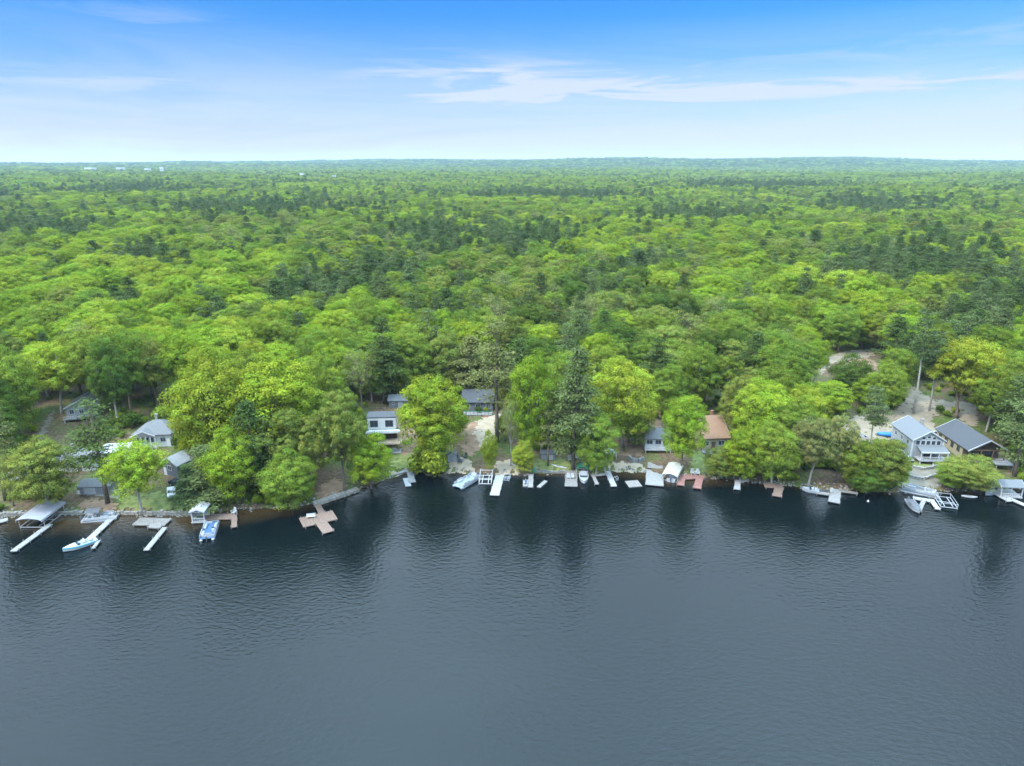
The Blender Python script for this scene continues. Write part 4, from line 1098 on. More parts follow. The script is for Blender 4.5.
# far buildings on the horizon
def far_building(px, py, Y, wid, dep, hgt, label, rm='whiteroof'):
    X_ = (px - W / 2) / FPX * depth(Y, 45); z = tz(X_, Y)
    # stands on its clearing; the wall top shows over the canopy
    ztop = CAMZ + ray(px, py).z * Y / ray(px, py).y
    g = empty('warehouse', (X_, Y, z), R(random.uniform(-12, 12)), label, 'building')
    hh = max(hgt, ztop - z)
    mb = MB(); mb.box((0, 0, hh / 2 - 1), (wid, dep, hh + 2)); mb.build('wall', M['whitewall'], g)
    mb = MB(); mb.box((0, 0, hh + 0.6), (wid + 1.5, dep + 1.5, 0.8)); mb.build('roof', M[rm], g)
    mb = MB()
    for k in range(max(2, int(wid / 14))): mb.box((-wid / 2 + 8 + 14 * k, -dep / 2 - 0.1, hh * 0.7), (8, 0.2, 2.5))
    mb.build('window_strip', M['glass'], g)
far_building(91, 167.6, 3600, 46, 30, 12, 'long white low building left of the white block on the far left skyline')
far_building(121, 167.4, 3650, 34, 30, 12, 'shorter white low building next to the white block on the far skyline')
far_building(148, 168.3, 3500, 22, 20, 12, 'grey-white low building just left of the white block on the far skyline')
far_building(162, 166.8, 3500, 14, 14, 18, 'bright white block rising over the far forest on the left skyline')
far_building(966, 165.5, 6200, 50, 30, 12, 'white low building on the far hazy ridge on the right skyline')
far_building(302, 173.2, 2500, 12, 10, 12, 'tiny white rooftop in the far forest left of the skyline centre')
far_building(334, 175.5, 2300, 10, 10, 12, 'tiny pale house in the far forest under the skyline')

# ------------------------------------------------------------------ docks and rafts
def dock(strips, m, label, z=0.5, name='dock', cat='dock', n_post=True, thick=0.2):
    p0 = at(strips[0][0], strips[0][1], z); root = empty(name, (p0.x, p0.y, 0), 0, label, cat)
    for i, (a, b, c, e, wd_m) in enumerate(strips):
        A, B = at(a, b, z), at(c, e, z); A = Vector((A.x, A.y)); B = Vector((B.x, B.y)); D = B - A; L_ = D.length; ang = math.atan2(D.y, D.x)
        mb = MB(); nb = max(2, int(L_ / 0.6)); C0 = Vector((p0.x, p0.y))
        for k in range(nb):
            q = A + D * ((k + 0.5) / nb) - C0; mb.box((q.x, q.y, z - thick / 2 + 0.004 * i + random.uniform(-0.01, 0.01)), (L_ / nb - 0.03, wd_m, thick), ang)
        mb.build('deck', m, root)
        if n_post:
            sd_ = Vector((-D.y, D.x)).normalized() * (wd_m / 2 + 0.07)
            npst = max(2, int(L_ / 3.5) + 1)
            for k in range(npst):
                for sg in (-1, 1):
                    q = A + D * (0.06 + 0.88 * k / (npst - 1)) + sd_ * sg - C0; mb = MB(); mb.tube([(q.x, q.y, -1.6), (q.x, q.y, z + 0.35)], 0.07, 6); mb.build('post', M['post'], root)
    return root

dock([(-8, 523, 8, 519, 1.6)], M['whitedock'], 'white dock end cut off by the left edge of the shore')
dock([(13, 551, 50, 524, 1.3)], M['paledock'], 'long pale walkway dock running out from under the pale boat canopy')
dock([(86, 542, 116, 514, 1.4)], M['whitedock'], 'white walkway dock between moored pontoon boat and blue-striped speedboat')
dock([(93, 548, 99, 540, 0.7)], M['paledock'], 'short narrow dock finger beside the blue-striped speedboat')
dock([(136, 521, 168, 522, 3.2), (150, 525, 162, 526, 2.0)], M['greydock'], 'weathered grey waterside deck under the lime green tree')
dock([(146, 550, 165, 527, 1.1)], M['paledock'], 'narrow pale dock reaching out from the weathered grey deck')
dock([(204, 517, 236, 516, 2.6), (234, 527, 234.5, 512, 1.1)], M['browndock'], 'brown dock with grey end finger right of the white boat shelter')
dock([(301, 522.5, 335, 514.5, 4.6), (321, 522, 328.5, 532, 2.4), (317, 504, 322, 513, 1.4)], M['browndock'], 'brown cross-shaped dock with bench and pointed tail')
dock([(409, 469, 412.5, 482, 1.5), (391, 474, 411, 469.5, 1.4)], M['paledock'], 'pale L-shaped dock by the rounded yellow-green bush')
dock([(405.5, 478, 408.5, 486, 1.4)], M['whitedock'], 'small white floating platform tied to the pale L-shaped dock', z=0.35, n_post=False, name='floating_dock')
dock([(494.5, 495, 500, 475, 2.2)], M['whitedock'], 'long white dock off the sandy boat ramp')
dock([(530.5, 487, 531, 474, 1.2), (525.5, 486, 525.5, 480, 1.1), (525, 480.5, 531, 480.5, 1.0)], M['paledock'], 'pale F-shaped dock right of the sandy boat ramp')
dock([(538.5, 487, 546, 480.5, 1.0)], M['paledock'], 'small pale floating raft off the small lawn', z=0.3, n_post=False, name='raft', cat='raft')
dock([(571, 486, 571.5, 468, 3.0)], M['greydock'], 'weathered wide dock carrying two white chairs below the tall pine')
dock([(597, 484, 593, 474.5, 0.9), (593, 475.5, 608, 473.5, 0.9)], M['paledock'], 'narrow white L-shaped dock left of the rocky cove')
dock([(614, 486, 607.5, 471, 1.4)], M['whitedock'], 'white dock with swim ladder at the rocky cove')
dock([(627, 484, 640, 483, 3.4)], M['greydock'], 'square grey floating raft in the rocky cove', z=0.3, n_post=False, name='raft', cat='raft')
dock([(654.5, 485, 655, 469, 4.3)], M['paledock'], 'wide pale dock below the white lakefront cottage')
dock([(655, 468, 655.5, 456, 3.8)], M['greydock'], 'grey boarded patio between white cottage and wide pale dock', z=1.1, name='deck', cat='deck')
dock([(680, 477, 704, 475.5, 2.6), (680.5, 485, 682.5, 477, 1.6), (697, 488, 700, 477, 1.8)], M['reddock'], 'red-brown U-shaped dock with two white chairs')
dock([(737, 489, 738, 480, 1.4), (737, 481, 748, 480, 1.0)], M['whitedock'], 'small white L-shaped dock under the lime shoreline tree')
dock([(764, 485, 782, 486, 2.2), (777, 496, 779, 487, 2.0)], M['browndock'], 'brown L-shaped dock on the wooded point')
dock([(816, 492, 830, 494, 1.2), (834, 502, 836, 489, 2.4)], M['paledock'], 'pale L-shaped dock at the foot of the grey half-leafed tree')
dock([(838, 490, 858, 493, 1.0)], M['greydock'], 'grey shoreline walkway right of the pale L-shaped dock')
dock([(913, 497.5, 931, 500.5, 1.5), (938, 509, 931, 499, 1.1)], M['whitedock'], 'white dock with finger between grey pontoon boat and empty boat lift')
dock([(988, 489, 1010, 501, 1.2), (1007, 497, 1030, 507, 1.2)], M['whitedock'], 'white T-shaped dock serving the roofed boat shelter')
dock([(919, 511, 924, 500, 0.9)], M['greydock'], 'slim grey finger dock beside the dark covered speedboat')

# ------------------------------------------------------------------ boats
def placed(name, stern, bow, label, cat, group=None, z=0.3):
    a, b = at(*stern, z), at(*bow, z); c = (a + b) / 2
    r_ = empty(name, (c.x, c.y, 0.0), math.atan2(-(b.x - a.x), b.y - a.y), label, cat, group)
    return r_, math.hypot(b.x - a.x, b.y - a.y)

def outboard(root, y, m='charcoal', z=0.5):
    mb = MB(); mb.box((0, y - 0.2, z + 0.45), (0.4, 0.5, 0.55), 0, 0.8); o = mb.build('outboard', M[m], root, bevel=0.05)
    mb = MB(); mb.box((0, y - 0.15, z - 0.35), (0.16, 0.24, 1.1)); mb.build('shaft', M['charcoal'], o)

def pontoon_boat(stern, bow, label, deckm='deckmat', hullm='hull', cover=None, bimini=None, wid=2.5, L_=None):
    r_, L0 = placed('pontoon_boat', stern, bow, label, 'pontoon boat'); L_ = L_ or L0
    hl, hw_ = L_ / 2, wid / 2
    for sx_ in (-1, 1):
        mb = MB(); x_ = sx_ * (hw_ - 0.35); mb.tube([(x_, -hl, 0.08), (x_, hl - 0.9, 0.08), (x_, hl - 0.3, 0.16), (x_, hl + 0.1, 0.34)], [0.31, 0.31, 0.22, 0.04], 10); mb.build('pontoon', M['alu'], r_, smooth=True)
    mb = MB(); mb.box((0, 0, 0.46), (wid, L_ - 0.1, 0.12)); mb.build('deck', M[deckm], r_, bevel=0.03)
    def panel(name, c, s): mb = MB(); mb.box(c, s); return mb.build(name, M[hullm], r_, bevel=0.02)
    for sx_ in (-1, 1): panel('side_panel', (sx_ * (hw_ - 0.05), -0.1, 0.76), (0.07, L_ - 1.2, 0.46))
    panel('bow_panel', (-0.65, hl - 0.75, 0.76), (wid - 1.5, 0.07, 0.46)); panel('stern_panel', (0.3, -hl + 0.65, 0.76), (wid - 0.9, 0.07, 0.46))
    mb = MB()
    for sx_ in (-1, 1): mb.tube([(sx_ * (hw_ - 0.05), -hl + 0.55, 1.05), (sx_ * (hw_ - 0.05), hl - 0.75, 1.05)], 0.025, 5)
    mb.tube([(-hw_ + 0.05, hl - 0.75, 1.05), (hw_ - 0.05, hl - 0.75, 1.05)], 0.025, 5); mb.build('rail', M['alu'], r_)
    if cover:
        mb = MB(); mb.loft([[(-hw_ + 0.02, y_, 0.95), (-hw_ * 0.5, y_, 1.35 + hz_), (0, y_, 1.5 + hz_), (hw_ * 0.5, y_, 1.35 + hz_), (hw_ - 0.02, y_, 0.95)] for y_, hz_ in ((-hl + 0.4, -0.2), (-hl * 0.3, 0.25), (0.2 * hl, 0.05), (hl - 0.6, -0.2))]); mb.build('cover', M[cover], r_, smooth=True)
    else:
        for c, s in (((-hw_ + 0.42, hl * 0.42, 0.75), (0.6, L_ * 0.28, 0.45)), ((hw_ - 0.42, hl * 0.36, 0.75), (0.6, L_ * 0.22, 0.45)), ((-hw_ + 0.42, -hl * 0.5, 0.75), (0.6, L_ * 0.26, 0.45)), ((0.2, -hl + 1.05, 0.75), (1.4, 0.6, 0.45))):
            mb = MB(); mb.box(c, s); sm_ = mb.build('seat', M['seat'], r_, bevel=0.08)
            mb = MB(); mb.box((c[0] + (-0.24 if c[0] < -0.1 else 0.24 if c[0] > 0.5 else 0), c[1] - (0.24 if abs(c[0]) < 0.5 else 0), c[2] + 0.42), (0.14 if abs(c[0]) > 0.5 else s[0], s[1] if abs(c[0]) > 0.5 else 0.14, 0.42)); mb.build('seat_back', M['seat'], sm_, bevel=0.05)
        mb = MB(); mb.box((hw_ - 0.55, -0.15 * L_, 0.92), (0.7, 0.5, 0.8), 0, 0.8); co_ = mb.build('console', M['hull'], r_, bevel=0.05)
        mb = MB(); mb.box((hw_ - 0.55, -0.15 * L_ + 0.2, 1.48), (0.6, 0.04, 0.32)); mb.build('windscreen', M['glass'], co_)
    if bimini:
        y0_, y1_ = -hl * 0.75, hl * 0.1
        mb = MB(); mb.loft([[(-hw_ + 0.1, y_, 2.25), (-hw_ * 0.5, y_, 2.42), (0, y_, 2.48), (hw_ * 0.5, y_, 2.42), (hw_ - 0.1, y_, 2.25), (0, y_, 2.4)] for y_ in (y0_, (y0_ + y1_) / 2, y1_)]); bi = mb.build('bimini', M[bimini], r_)
        mb = MB()
        for sx_ in (-1, 1):
            for y_ in (y0_, y1_): mb.tube([(sx_ * (hw_ - 0.08), (y0_ + y1_) / 2, 1.25), (sx_ * (hw_ - 0.12), y_, 2.27)], 0.025, 5)
        mb.build('bimini_frame', M['alu'], bi)
    outboard(r_, -hl - 0.1)
    return r_

def hull_secs(L_, wid, hgt, z0=-0.15, inner=False):
    out = []
    for t in np.linspace(0, 1, 9):
        y_ = -L_ / 2 + L_ * t; wv = wid / 2 * (1 - max(0, (t - 0.45) / 0.55) ** 2.2) * (0.94 + 0.06 * min(1, t * 4)); wv = max(wv, 0.03); sh = hgt + 0.28 * t ** 2; kz = z0 + 0.35 * max(0, (t - 0.7) / 0.3) ** 2
        out.append([(-wv, y_, sh), (-wv * 0.86, y_, kz + 0.22), (0, y_, kz), (wv * 0.86, y_, kz + 0.22), (wv, y_, sh)])
    return out

def speedboat(stern, bow, label, cover=None, hullm='hull', stripe=None, L_=None, wid=2.2):
    r_, L0 = placed('speedboat', stern, bow, label, 'boat'); L_ = L_ or L0
    mb = MB(); mb.loft(hull_secs(L_, wid, 0.75)); hu = mb.build('hull', M[hullm], r_)
    if stripe:
        mb = MB(); S = hull_secs(L_, wid, 0.75)
        for sg in (0, 4):
            for a, b in zip(S[:-1], S[1:]):
                p, q = Vector(a[sg]), Vector(b[sg]); o_ = Vector((0.02 if sg else -0.02, 0, 0)); dn = Vector((0, 0, -0.06)); d2 = Vector((0, 0, -0.3))
                mb.add([p + o_ + dn, q + o_ + dn, q + o_ + d2, p + o_ + d2], [(0, 1, 2, 3)])
        mb.build('stripe', M[stripe], hu)
    S = hull_secs(L_, wid, 0.75)
    if cover:
        mb = MB(); secs = []
        for i_, s_ in enumerate(S):
            wv = s_[4][0] + 0.03; t = i_ / 8; pk = 0.5 * math.exp(-((t - 0.45) / 0.22) ** 2) + 0.06; zb = s_[4][2] - 0.08
            secs.append([(-wv, s_[0][1], zb), (-wv * 0.6, s_[0][1], zb + 0.12 + pk * 0.7), (0, s_[0][1], zb + 0.14 + pk), (wv * 0.6, s_[0][1], zb + 0.12 + pk * 0.7), (wv, s_[0][1], zb)])
        mb.loft(secs); mb.build('cover', M[cover], r_, smooth=True)
    else:
        mb = MB(); mb.box((0, -0.12 * L_, 0.79), (wid * 0.72, L_ * 0.5, 0.1)); mb.build('cockpit', M['deckmat'], r_)
        for y_ in (-0.3, -0.1):
            mb = MB(); mb.box((0, y_ * L_, 0.98), (wid * 0.66, 0.5, 0.3)); mb.box((0, y_ * L_ - 0.24, 1.22), (wid * 0.66, 0.12, 0.34)); mb.build('seat', M['seat'], r_)
        mb = MB(); yb = 0.1 * L_
        mb.add([(-wid * 0.4, yb - 0.5, 0.82), (-wid * 0.34, yb, 0.82), (wid * 0.34, yb, 0.82), (wid * 0.4, yb - 0.5, 0.82), (-wid * 0.38, yb - 0.6, 1.25), (-wid * 0.3, yb - 0.2, 1.28), (wid * 0.3, yb - 0.2, 1.28), (wid * 0.38, yb - 0.6, 1.25)], [(0, 1, 5, 4), (1, 2, 6, 5), (2, 3, 7, 6)]); mb.build('windscreen', M['glass'], r_)
    outboard(r_, -L_ / 2)
    return r_

def jet_ski(stern, bow, label, m='hull'):
    r_, L0 = placed('jet_ski', stern, bow, label, 'jet ski'); L_ = 3.0
    mb = MB(); mb.loft(hull_secs(L_, 1.15, 0.45)); mb.build('hull', M[m], r_)
    mb = MB(); mb.box((0, -0.4, 0.75), (0.42, 1.4, 0.4), 0, 0.8); mb.build('seat', M['charcoal'], r_, bevel=0.06)
    mb = MB(); mb.box((0, 0.55, 0.75), (0.6, 0.8, 0.42), 0, 0.6); mb.build('cowl', M['blue'], r_, bevel=0.05)
    mb = MB(); mb.tube([(-0.4, 0.3, 1.08), (0, 0.42, 1.1), (0.4, 0.3, 1.08)], 0.03, 5); mb.build('handlebar', M['black'], r_)

def canoe(stern, bow, label, m, name='kayak', z=0.1, wid=0.8, L_=None):
    r_, L0 = placed(name, stern, bow, label, name); L_ = L_ or L0; r_.location.z = z
    secs = []
    for t in np.linspace(-1, 1, 11):
        wv = max(0.02, wid / 2 * (1 - abs(t) ** 2.2)); up = 0.12 * abs(t) ** 3; secs.append([(-wv, t * L_ / 2, 0.3 + up), (-wv * 0.7, t * L_ / 2, 0.04 + up), (wv * 0.7, t * L_ / 2, 0.04 + up), (wv, t * L_ / 2, 0.3 + up), (0, t * L_ / 2, 0.36 + up)])
    mb = MB(); mb.loft(secs); mb.build('hull', M[m], r_)
    mb = MB(); mb.tube([(0.22 * wid * math.cos(a), 0.5 * math.sin(a) - 0.1, 0.385) for a in np.linspace(0, 6.28, 12)], 0.03, 5); mb.build('cockpit_rim', M['black'], r_)

def boat_lift(stern, bow, label, wid=3.0, hgt=1.7, canopy=None, L_=None, top=2.6, fm='alu'):
    r_, L0 = placed('boat_lift', stern, bow, label, 'boat lift'); L_ = L_ or L0; hl, hw_ = L_ / 2, wid / 2
    hh = top if canopy else hgt
    for sx_ in (-1, 1):
        for y_ in (-hl * 0.8, hl * 0.8):
            mb = MB(); mb.box((sx_ * hw_, y_, hh / 2 - 0.6), (0.12, 0.12, hh + 1.2)); mb.build('post', M[fm], r_)
    mb = MB()
    for sx_ in (-1, 1): mb.box((sx_ * hw_, 0, 0.32), (0.14, L_ * 0.8, 0.16)); mb.box((sx_ * hw_ * 0.5, 0, 0.42), (0.16, L_ * 0.75, 0.12)); mb.box((sx_ * hw_, 0, hh), (0.08, L_ * 0.9, 0.08))
    for y_ in (-hl * 0.8, 0, hl * 0.8): mb.box((0, y_, 0.25), (wid, 0.14, 0.14))
    for y_ in (-hl * 0.8, hl * 0.8): mb.box((0, y_, hh), (wid, 0.09, 0.09))
    mb.build('cradle', M[fm], r_)
    if canopy:
        P_ = [(-hw_ - 0.15, hh - 0.25), (-hw_ - 0.05, hh + 0.15), (-hw_ * 0.5, hh + 0.5), (0, hh + 0.62), (hw_ * 0.5, hh + 0.5), (hw_ + 0.05, hh + 0.15), (hw_ + 0.15, hh - 0.25)]
        P2 = P_ + [(p[0] * 0.97, p[1] - 0.06) for p in reversed(P_)]
        mb = MB(); mb.loft([[(p[0], y_, p[1]) for p in P2] for y_ in (-hl, -hl * 0.5, 0, hl * 0.5, hl)]); mb.build('canopy', M[canopy], r_)
    return r_

boat_lift((30, 529), (55, 510), 'boat lift with long pale grey canopy at the left shore', 5.4, canopy='lilac', top=2.2)
pontoon_boat((88, 519), (113, 517), 'white pontoon boat with charcoal cover on its middle at the white walkway dock', 'whitedock', bimini='charcoal', L_=7.2)
speedboat((93, 541), (67, 550), 'white speedboat with turquoise stripe at the end of the white walkway dock', stripe='turq', L_=6.2)
canoe((15, 513), (23, 512.5), 'small white rowing boat pulled up beside the pale boat canopy', 'hull', 'rowing_boat', 0.35, 1.2)
pontoon_boat((206.5, 540), (213, 522), 'pontoon boat with blue deck hanging off the brown dock', 'blue', L_=7.4, wid=3.0)
pontoon_boat((478, 475), (456, 488), 'large white and blue pontoon boat nosed out from the sandy beach', 'deckmat', L_=8.2, wid=3.0)
boat_lift((484.5, 487), (487, 472), 'empty white boat lift frame left of the long white dock', 3.0, L_=6.0, fm='white')
boat_lift((505.5, 481.5), (508, 475), 'small dark boat lift right of the long white dock', 1.5, 1.0, L_=2.6, fm='greyhull')
jet_ski((525, 487), (526, 480), 'white jet ski parked at the pale F-shaped dock')
canoe((535, 475), (534, 469), 'dark green kayak standing by the pale F-shaped dock', 'greencanvas', 'kayak', 0.5, L_=3.4)
canoe((554.5, 467.5), (563, 469.5), 'white canoe lying on the small lawn', 'hull', 'canoe', 0.65, 0.9, L_=4.6)
speedboat((583.5, 472), (584, 485), 'white boat half under a green cover beside the weathered wide dock', L_=6.2, wid=2.4)
boat_lift((582, 474), (583, 469), 'dark green boat canopy on shore behind the white boat', 2.8, canopy='greencanvas', L_=3.0, top=1.6)
boat_lift((668.5, 483), (676, 469), 'boat lift with cream canopy left of the red-brown U-shaped dock', 3.6, canopy='cream', L_=7.6, top=1.9)
speedboat((670, 482.5), (676.5, 470), 'white boat stored under the cream boat lift canopy', L_=6.4)
jet_ski((742, 482), (740.5, 476.5), 'white jet ski on the small white L-shaped dock of the wooded point')
jet_ski((746.5, 480), (747.5, 474.5), 'second white jet ski, right one at the small white L-shaped dock')
speedboat((815, 491.5), (806, 490), 'small grey boat tucked beside the pale L-shaped dock', hullm='greyhull', L_=3.8, wid=1.6)
pontoon_boat((931, 494), (906, 489), 'large grey pontoon boat with white panels below the blue-grey house', 'greydock', 'greyhull', L_=8.4, wid=2.9)
speedboat((909, 501), (919, 513), 'dark covered speedboat moored in front of the grey pontoon boat', cover='charcoal', hullm='greyhull', L_=6.2)
boat_lift((950, 509), (941, 495), 'empty grey boat lift in the water in front of the olive shoreline bush', 3.4, 1.2, L_=7.0)
canoe((961.5, 495.5), (977.5, 497), 'long white canoe floating in front of the bushy olive tree', 'hull', 'canoe', 0.0, 1.3)
speedboat((996, 491), (985, 495), 'grey covered rowboat between white canoe and roofed boat shelter', cover='greyhull', hullm='greyhull', L_=4.2, wid=1.7)
canoe((831, 495), (832, 489.5), 'short white kayak leaning at the pale L-shaped dock', 'hull', 'kayak', 0.5, L_=2.6)

# roofed boat shelters
def shelter(px, py, w_, d_, h_, ri_, rot, roofm, label, wallm=None, axis='X', zf=0.5):
    p = at(px, py, zf); a = R(rot); c = p + Vector((-math.sin(a), math.cos(a), 0)) * (d_ / 2)
    g_ = empty('boat_shelter', (c.x, c.y, zf), a, label, 'boat shelter')
    mb = MB(); mb.box((0, 0, -0.1), (w_ + 0.3, d_ + 0.3, 0.2)); mb.build('floor', M['whitedock'], g_)
    posts(g_, [(sx_ * (w_ / 2 - 0.1), sy_ * (d_ / 2 - 0.1)) for sx_ in (-1, 1) for sy_ in (-1, 1)], 0.003, h_, M['white'], 0.18)
    posts(g_, [(sx_ * (w_ / 2 - 0.1), sy_ * (d_ / 2 - 0.1)) for sx_ in (-1, 1) for sy_ in (-1, 1)], -2.0, -0.21, M['post'], 0.2, 'pile')
    gable_roof(g_, w_, d_, h_, ri_, 0.25, M[roofm], axis, trim=M['white'])
    mb = MB(); mb.box((0, -d_ / 2 + 0.1, h_ - 0.14), (w_ - 0.4, 0.14, 0.24)); mb.box((0, d_ / 2 - 0.1, h_ - 0.14), (w_ - 0.4, 0.14, 0.24)); mb.build('beam', M['white'], g_)
    if wallm:
        mb = MB(); mb.box((0, d_ / 2 - 0.25, h_ * 0.48), (w_ - 0.4, 0.08, h_ * 0.9)); mb.build('back_wall', M[wallm], g_)
        mb = MB(); mb.box((-w_ / 2 + 0.1, 0, h_ * 0.48), (0.08, d_ - 0.7, h_ * 0.9)); mb.build('side_wall', M[wallm], g_)
    rail(g_, (-w_ / 2 + 0.2, -d_ / 2, 0), (w_ / 2 - 0.2, -d_ / 2, 0), 0.01, 0.85, M['white'])
    return g_
shelter(198.5, 522, 2.8, 3.2, 2.5, 0.5, 4, 'whiteroof', 'white open-fronted boat shelter with pale roof beside the brown dock', 'whitewall', 'Y')
shelter(1011, 497, 4.8, 4.0, 2.5, 0.9, -6, 'shingle_blue', 'boat shelter with grey roof and white posts on the right dock')

# ------------------------------------------------------------------ chairs, bench, tent, tables
def chair_parts(root, m):
    mb = MB()
    for k in range(4): mb.box((-0.24 + 0.16 * k, 0.0, 0.38), (0.14, 0.55, 0.04))
    mb.build('seat', m, root)
    mb = MB()
    for k in range(4): mb.box((-0.24 + 0.16 * k, 0.36, 0.76 + (0.05 if k in (1, 2) else 0)), (0.14, 0.05, 0.8))
    mb.build('backrest', m, root)
    for sx_ in (-1, 1):
        mb = MB(); mb.box((sx_ * 0.38, 0.0, 0.62), (0.13, 0.7, 0.04)); mb.build('armrest', m, root)
        for y_ in (-0.26, 0.3): mb = MB(); mb.box((sx_ * 0.36, y_, 0.3), (0.07, 0.08, 0.6)); mb.build('leg', m, root)
def chair(px, py, z, rz_, m, label, group=None, src=[None], s=1.25):
    p = at(px, py, z) if z is not None else ground(px, py)
    r_ = empty('garden_chair', p, R(rz_), label, 'chair', group); chair_parts(r_, M[m]); r_.scale = (s, s, s); return r_
chair(692.5, 474.5, 0.52, 10, 'white', 'white slatted chair, left one of two on the red-brown dock', 'white chairs on the red-brown dock')
chair(697.5, 474.8, 0.52, -5, 'white', 'white slatted chair, right one of two on the red-brown dock', 'white chairs on the red-brown dock')
chair(568.5, 478.5, 0.52, 5, 'white', 'white chair, left one of two on the weathered wide dock', 'white chairs on the weathered wide dock', s=1.1)
chair(572, 478.5, 0.52, -8, 'white', 'white chair, right one of two on the weathered wide dock', 'white chairs on the weathered wide dock', s=1.1)
chair(234, 514, 0.52, -30, 'white', 'white chair at the shore end of the brown dock finger')
chair(458, 459, None, 40, 'charcoal', 'dark chair at the left of the beach fire pit', 'dark chairs around the beach fire pit')
chair(465, 458, None, -50, 'charcoal', 'dark chair at the right of the beach fire pit', 'dark chairs around the beach fire pit')
chair(460, 463, None, 170, 'charcoal', 'dark chair facing inland below the beach fire pit', 'dark chairs around the beach fire pit')
chair(620, 441, None, 20, 'seat', 'grey chair under the yellow-green tree above the stone wall')
chair(629, 441, None, -20, 'white', 'pale chair closest to the white lakefront cottage')
chair(570, 461, None, 10, 'white', 'white chair on the bank above the weathered wide dock')
chair(576, 459, None, -25, 'white', 'white chair uphill beside the tall pine trunk')
p = at(311, 518, 0.52); r_ = empty('bench', p, R(12), 'white bench on the brown cross-shaped dock', 'bench')
mb = MB(); mb.box((0, 0, 0.45), (1.9, 0.5, 0.07)); mb.build('seat', M['white'], r_); mb = MB(); mb.box((0, 0.27, 0.75), (1.9, 0.06, 0.5)); mb.build('backrest', M['white'], r_)
for sx_ in (-1, 1): mb = MB(); mb.box((sx_ * 0.8, 0, 0.21), (0.1, 0.45, 0.42)); mb.build('leg', M['white'], r_)
p = ground(461.5, 460.5); r_ = empty('fire_pit', p, 0, 'round stone fire pit on the beach among dark chairs', 'fire pit')
mb = MB()
for k in range(10): a = k * 0.6283; mb.box((0.6 * math.cos(a), 0.6 * math.sin(a), 0.15), (0.25, 0.36, 0.4), a)
mb.build('stone_ring', M['stone'], r_); mb = MB(); mb.tube([(0, 0, 0.02), (0, 0, 0.14)], [0.48, 0.45], 12); mb.build('ash_bed', M['charcoal'], r_)
p = ground(609, 458); r_ = empty('tent_canopy', p, R(15), 'white pointed tent canopy on the shore right of the green tree', 'tent canopy')
mb = MB(); mb.add([(-1.5, -1.5, 2.0), (1.5, -1.5, 2.0), (1.5, 1.5, 2.0), (-1.5, 1.5, 2.0), (0, 0, 3.3), (-1.5, -1.5, 1.7), (1.5, -1.5, 1.7), (1.5, 1.5, 1.7), (-1.5, 1.5, 1.7)], [(0, 1, 4), (1, 2, 4), (2, 3, 4), (3, 0, 4), (0, 5, 6, 1), (1, 6, 7, 2), (2, 7, 8, 3), (3, 8, 5, 0)]); mb.build('canopy', M['white'], r_)
posts(r_, [(-1.42, -1.42), (1.42, -1.42), (1.42, 1.42), (-1.42, 1.42)], -0.3, 1.95, M['alu'], 0.08)
p = at(868, 501.5, 0); r_ = empty('buoy', p, 0, 'small white mooring buoy on the water off the dark green leaning tree', 'buoy')
mb = MB(); mb.tube([(0, 0, -0.25), (0, 0, -0.12), (0, 0, 0.1), (0, 0, 0.28), (0, 0, 0.34)], [0.05, 0.25, 0.3, 0.18, 0.05], 12); mb.build('float', M['hull'], r_, smooth=True); mb = MB(); mb.tube([(0, 0, 0.3), (0, 0, 0.6)], 0.04, 6); mb.build('handle', M['orange'], r_)
# swim ladder rail on the cove dock is its own small thing
p = at(617, 481, 0); r_ = empty('swim_ladder', p, R(35), 'aluminium swim ladder at the right side of the cove dock', 'ladder')
for sx_ in (-1, 1): mb = MB(); mb.tube([(sx_ * 0.35, 0, -0.6), (sx_ * 0.35, 0, 0.9), (sx_ * 0.35, 0.5, 1.1), (sx_ * 0.35, 0.9, 0.6)], 0.05, 6); mb.build('stile', M['alu'], r_)
mb = MB()
for k in range(4): mb.box((0, 0, -0.4 + 0.35 * k), (0.7, 0.1, 0.06))
mb.build('rung', M['alu'], r_)

# ------------------------------------------------------------------ walls and rocks
def stone_wall(pts, hgt, thick, m, label, name='retaining_wall', on_ground=True, cat='wall'):
    P_ = [ground(*p) if on_ground else at(*p, 0.3) for p in pts]; o = P_[0]
    mb = MB(); rr = random.Random(len(label))
    for a, b in zip(P_[:-1], P_[1:]):
        L_ = (b - a).xy.length; nb = max(1, int(L_ / 0.8)); ang = math.atan2(b.y - a.y, b.x - a.x)
        for k in range(nb):
            q = a.lerp(b, (k + 0.5) / nb); zz_ = max(tz(q.x, q.y), 0) if on_ground else 0.0
            for lay in range(2):
                mb.box((q.x - o.x + rr.uniform(-0.06, 0.06), q.y - o.y + rr.uniform(-0.06, 0.06), zz_ - o.z + hgt * (lay - 0.12) * 0.5 + hgt * 0.25 - 0.2 * (1 - lay)), (L_ / nb * rr.uniform(0.92, 1.02), thick * rr.uniform(0.85, 1.15), hgt * 0.5 + 0.2 * (1 - lay) + 0.01), ang + rr.uniform(-0.06, 0.06), 0.96)
    w_ = mb.build(name, m, bevel=0.03); w_.location = o
    return tag(w_, label, cat)
stone_wall([(-20, 516.5), (30, 515.5), (70, 514.5), (84, 514)], 0.8, 0.6, M['concrete'], 'pale low seawall along the left shore behind the boat canopy')
stone_wall([(117, 514), (150, 514.5), (192, 515)], 0.8, 0.6, M['concrete'], 'pale low seawall in front of the lawn with the lime tree')
stone_wall([(313, 506), (335, 499), (358, 491)], 0.7, 1.8, M['concrete'], 'broad pale concrete seawall beside the cross-shaped dock')
stone_wall([(536, 472.5), (550, 472.5), (566, 472)], 0.6, 0.5, M['stone'], 'low stone edging in front of the small lawn')
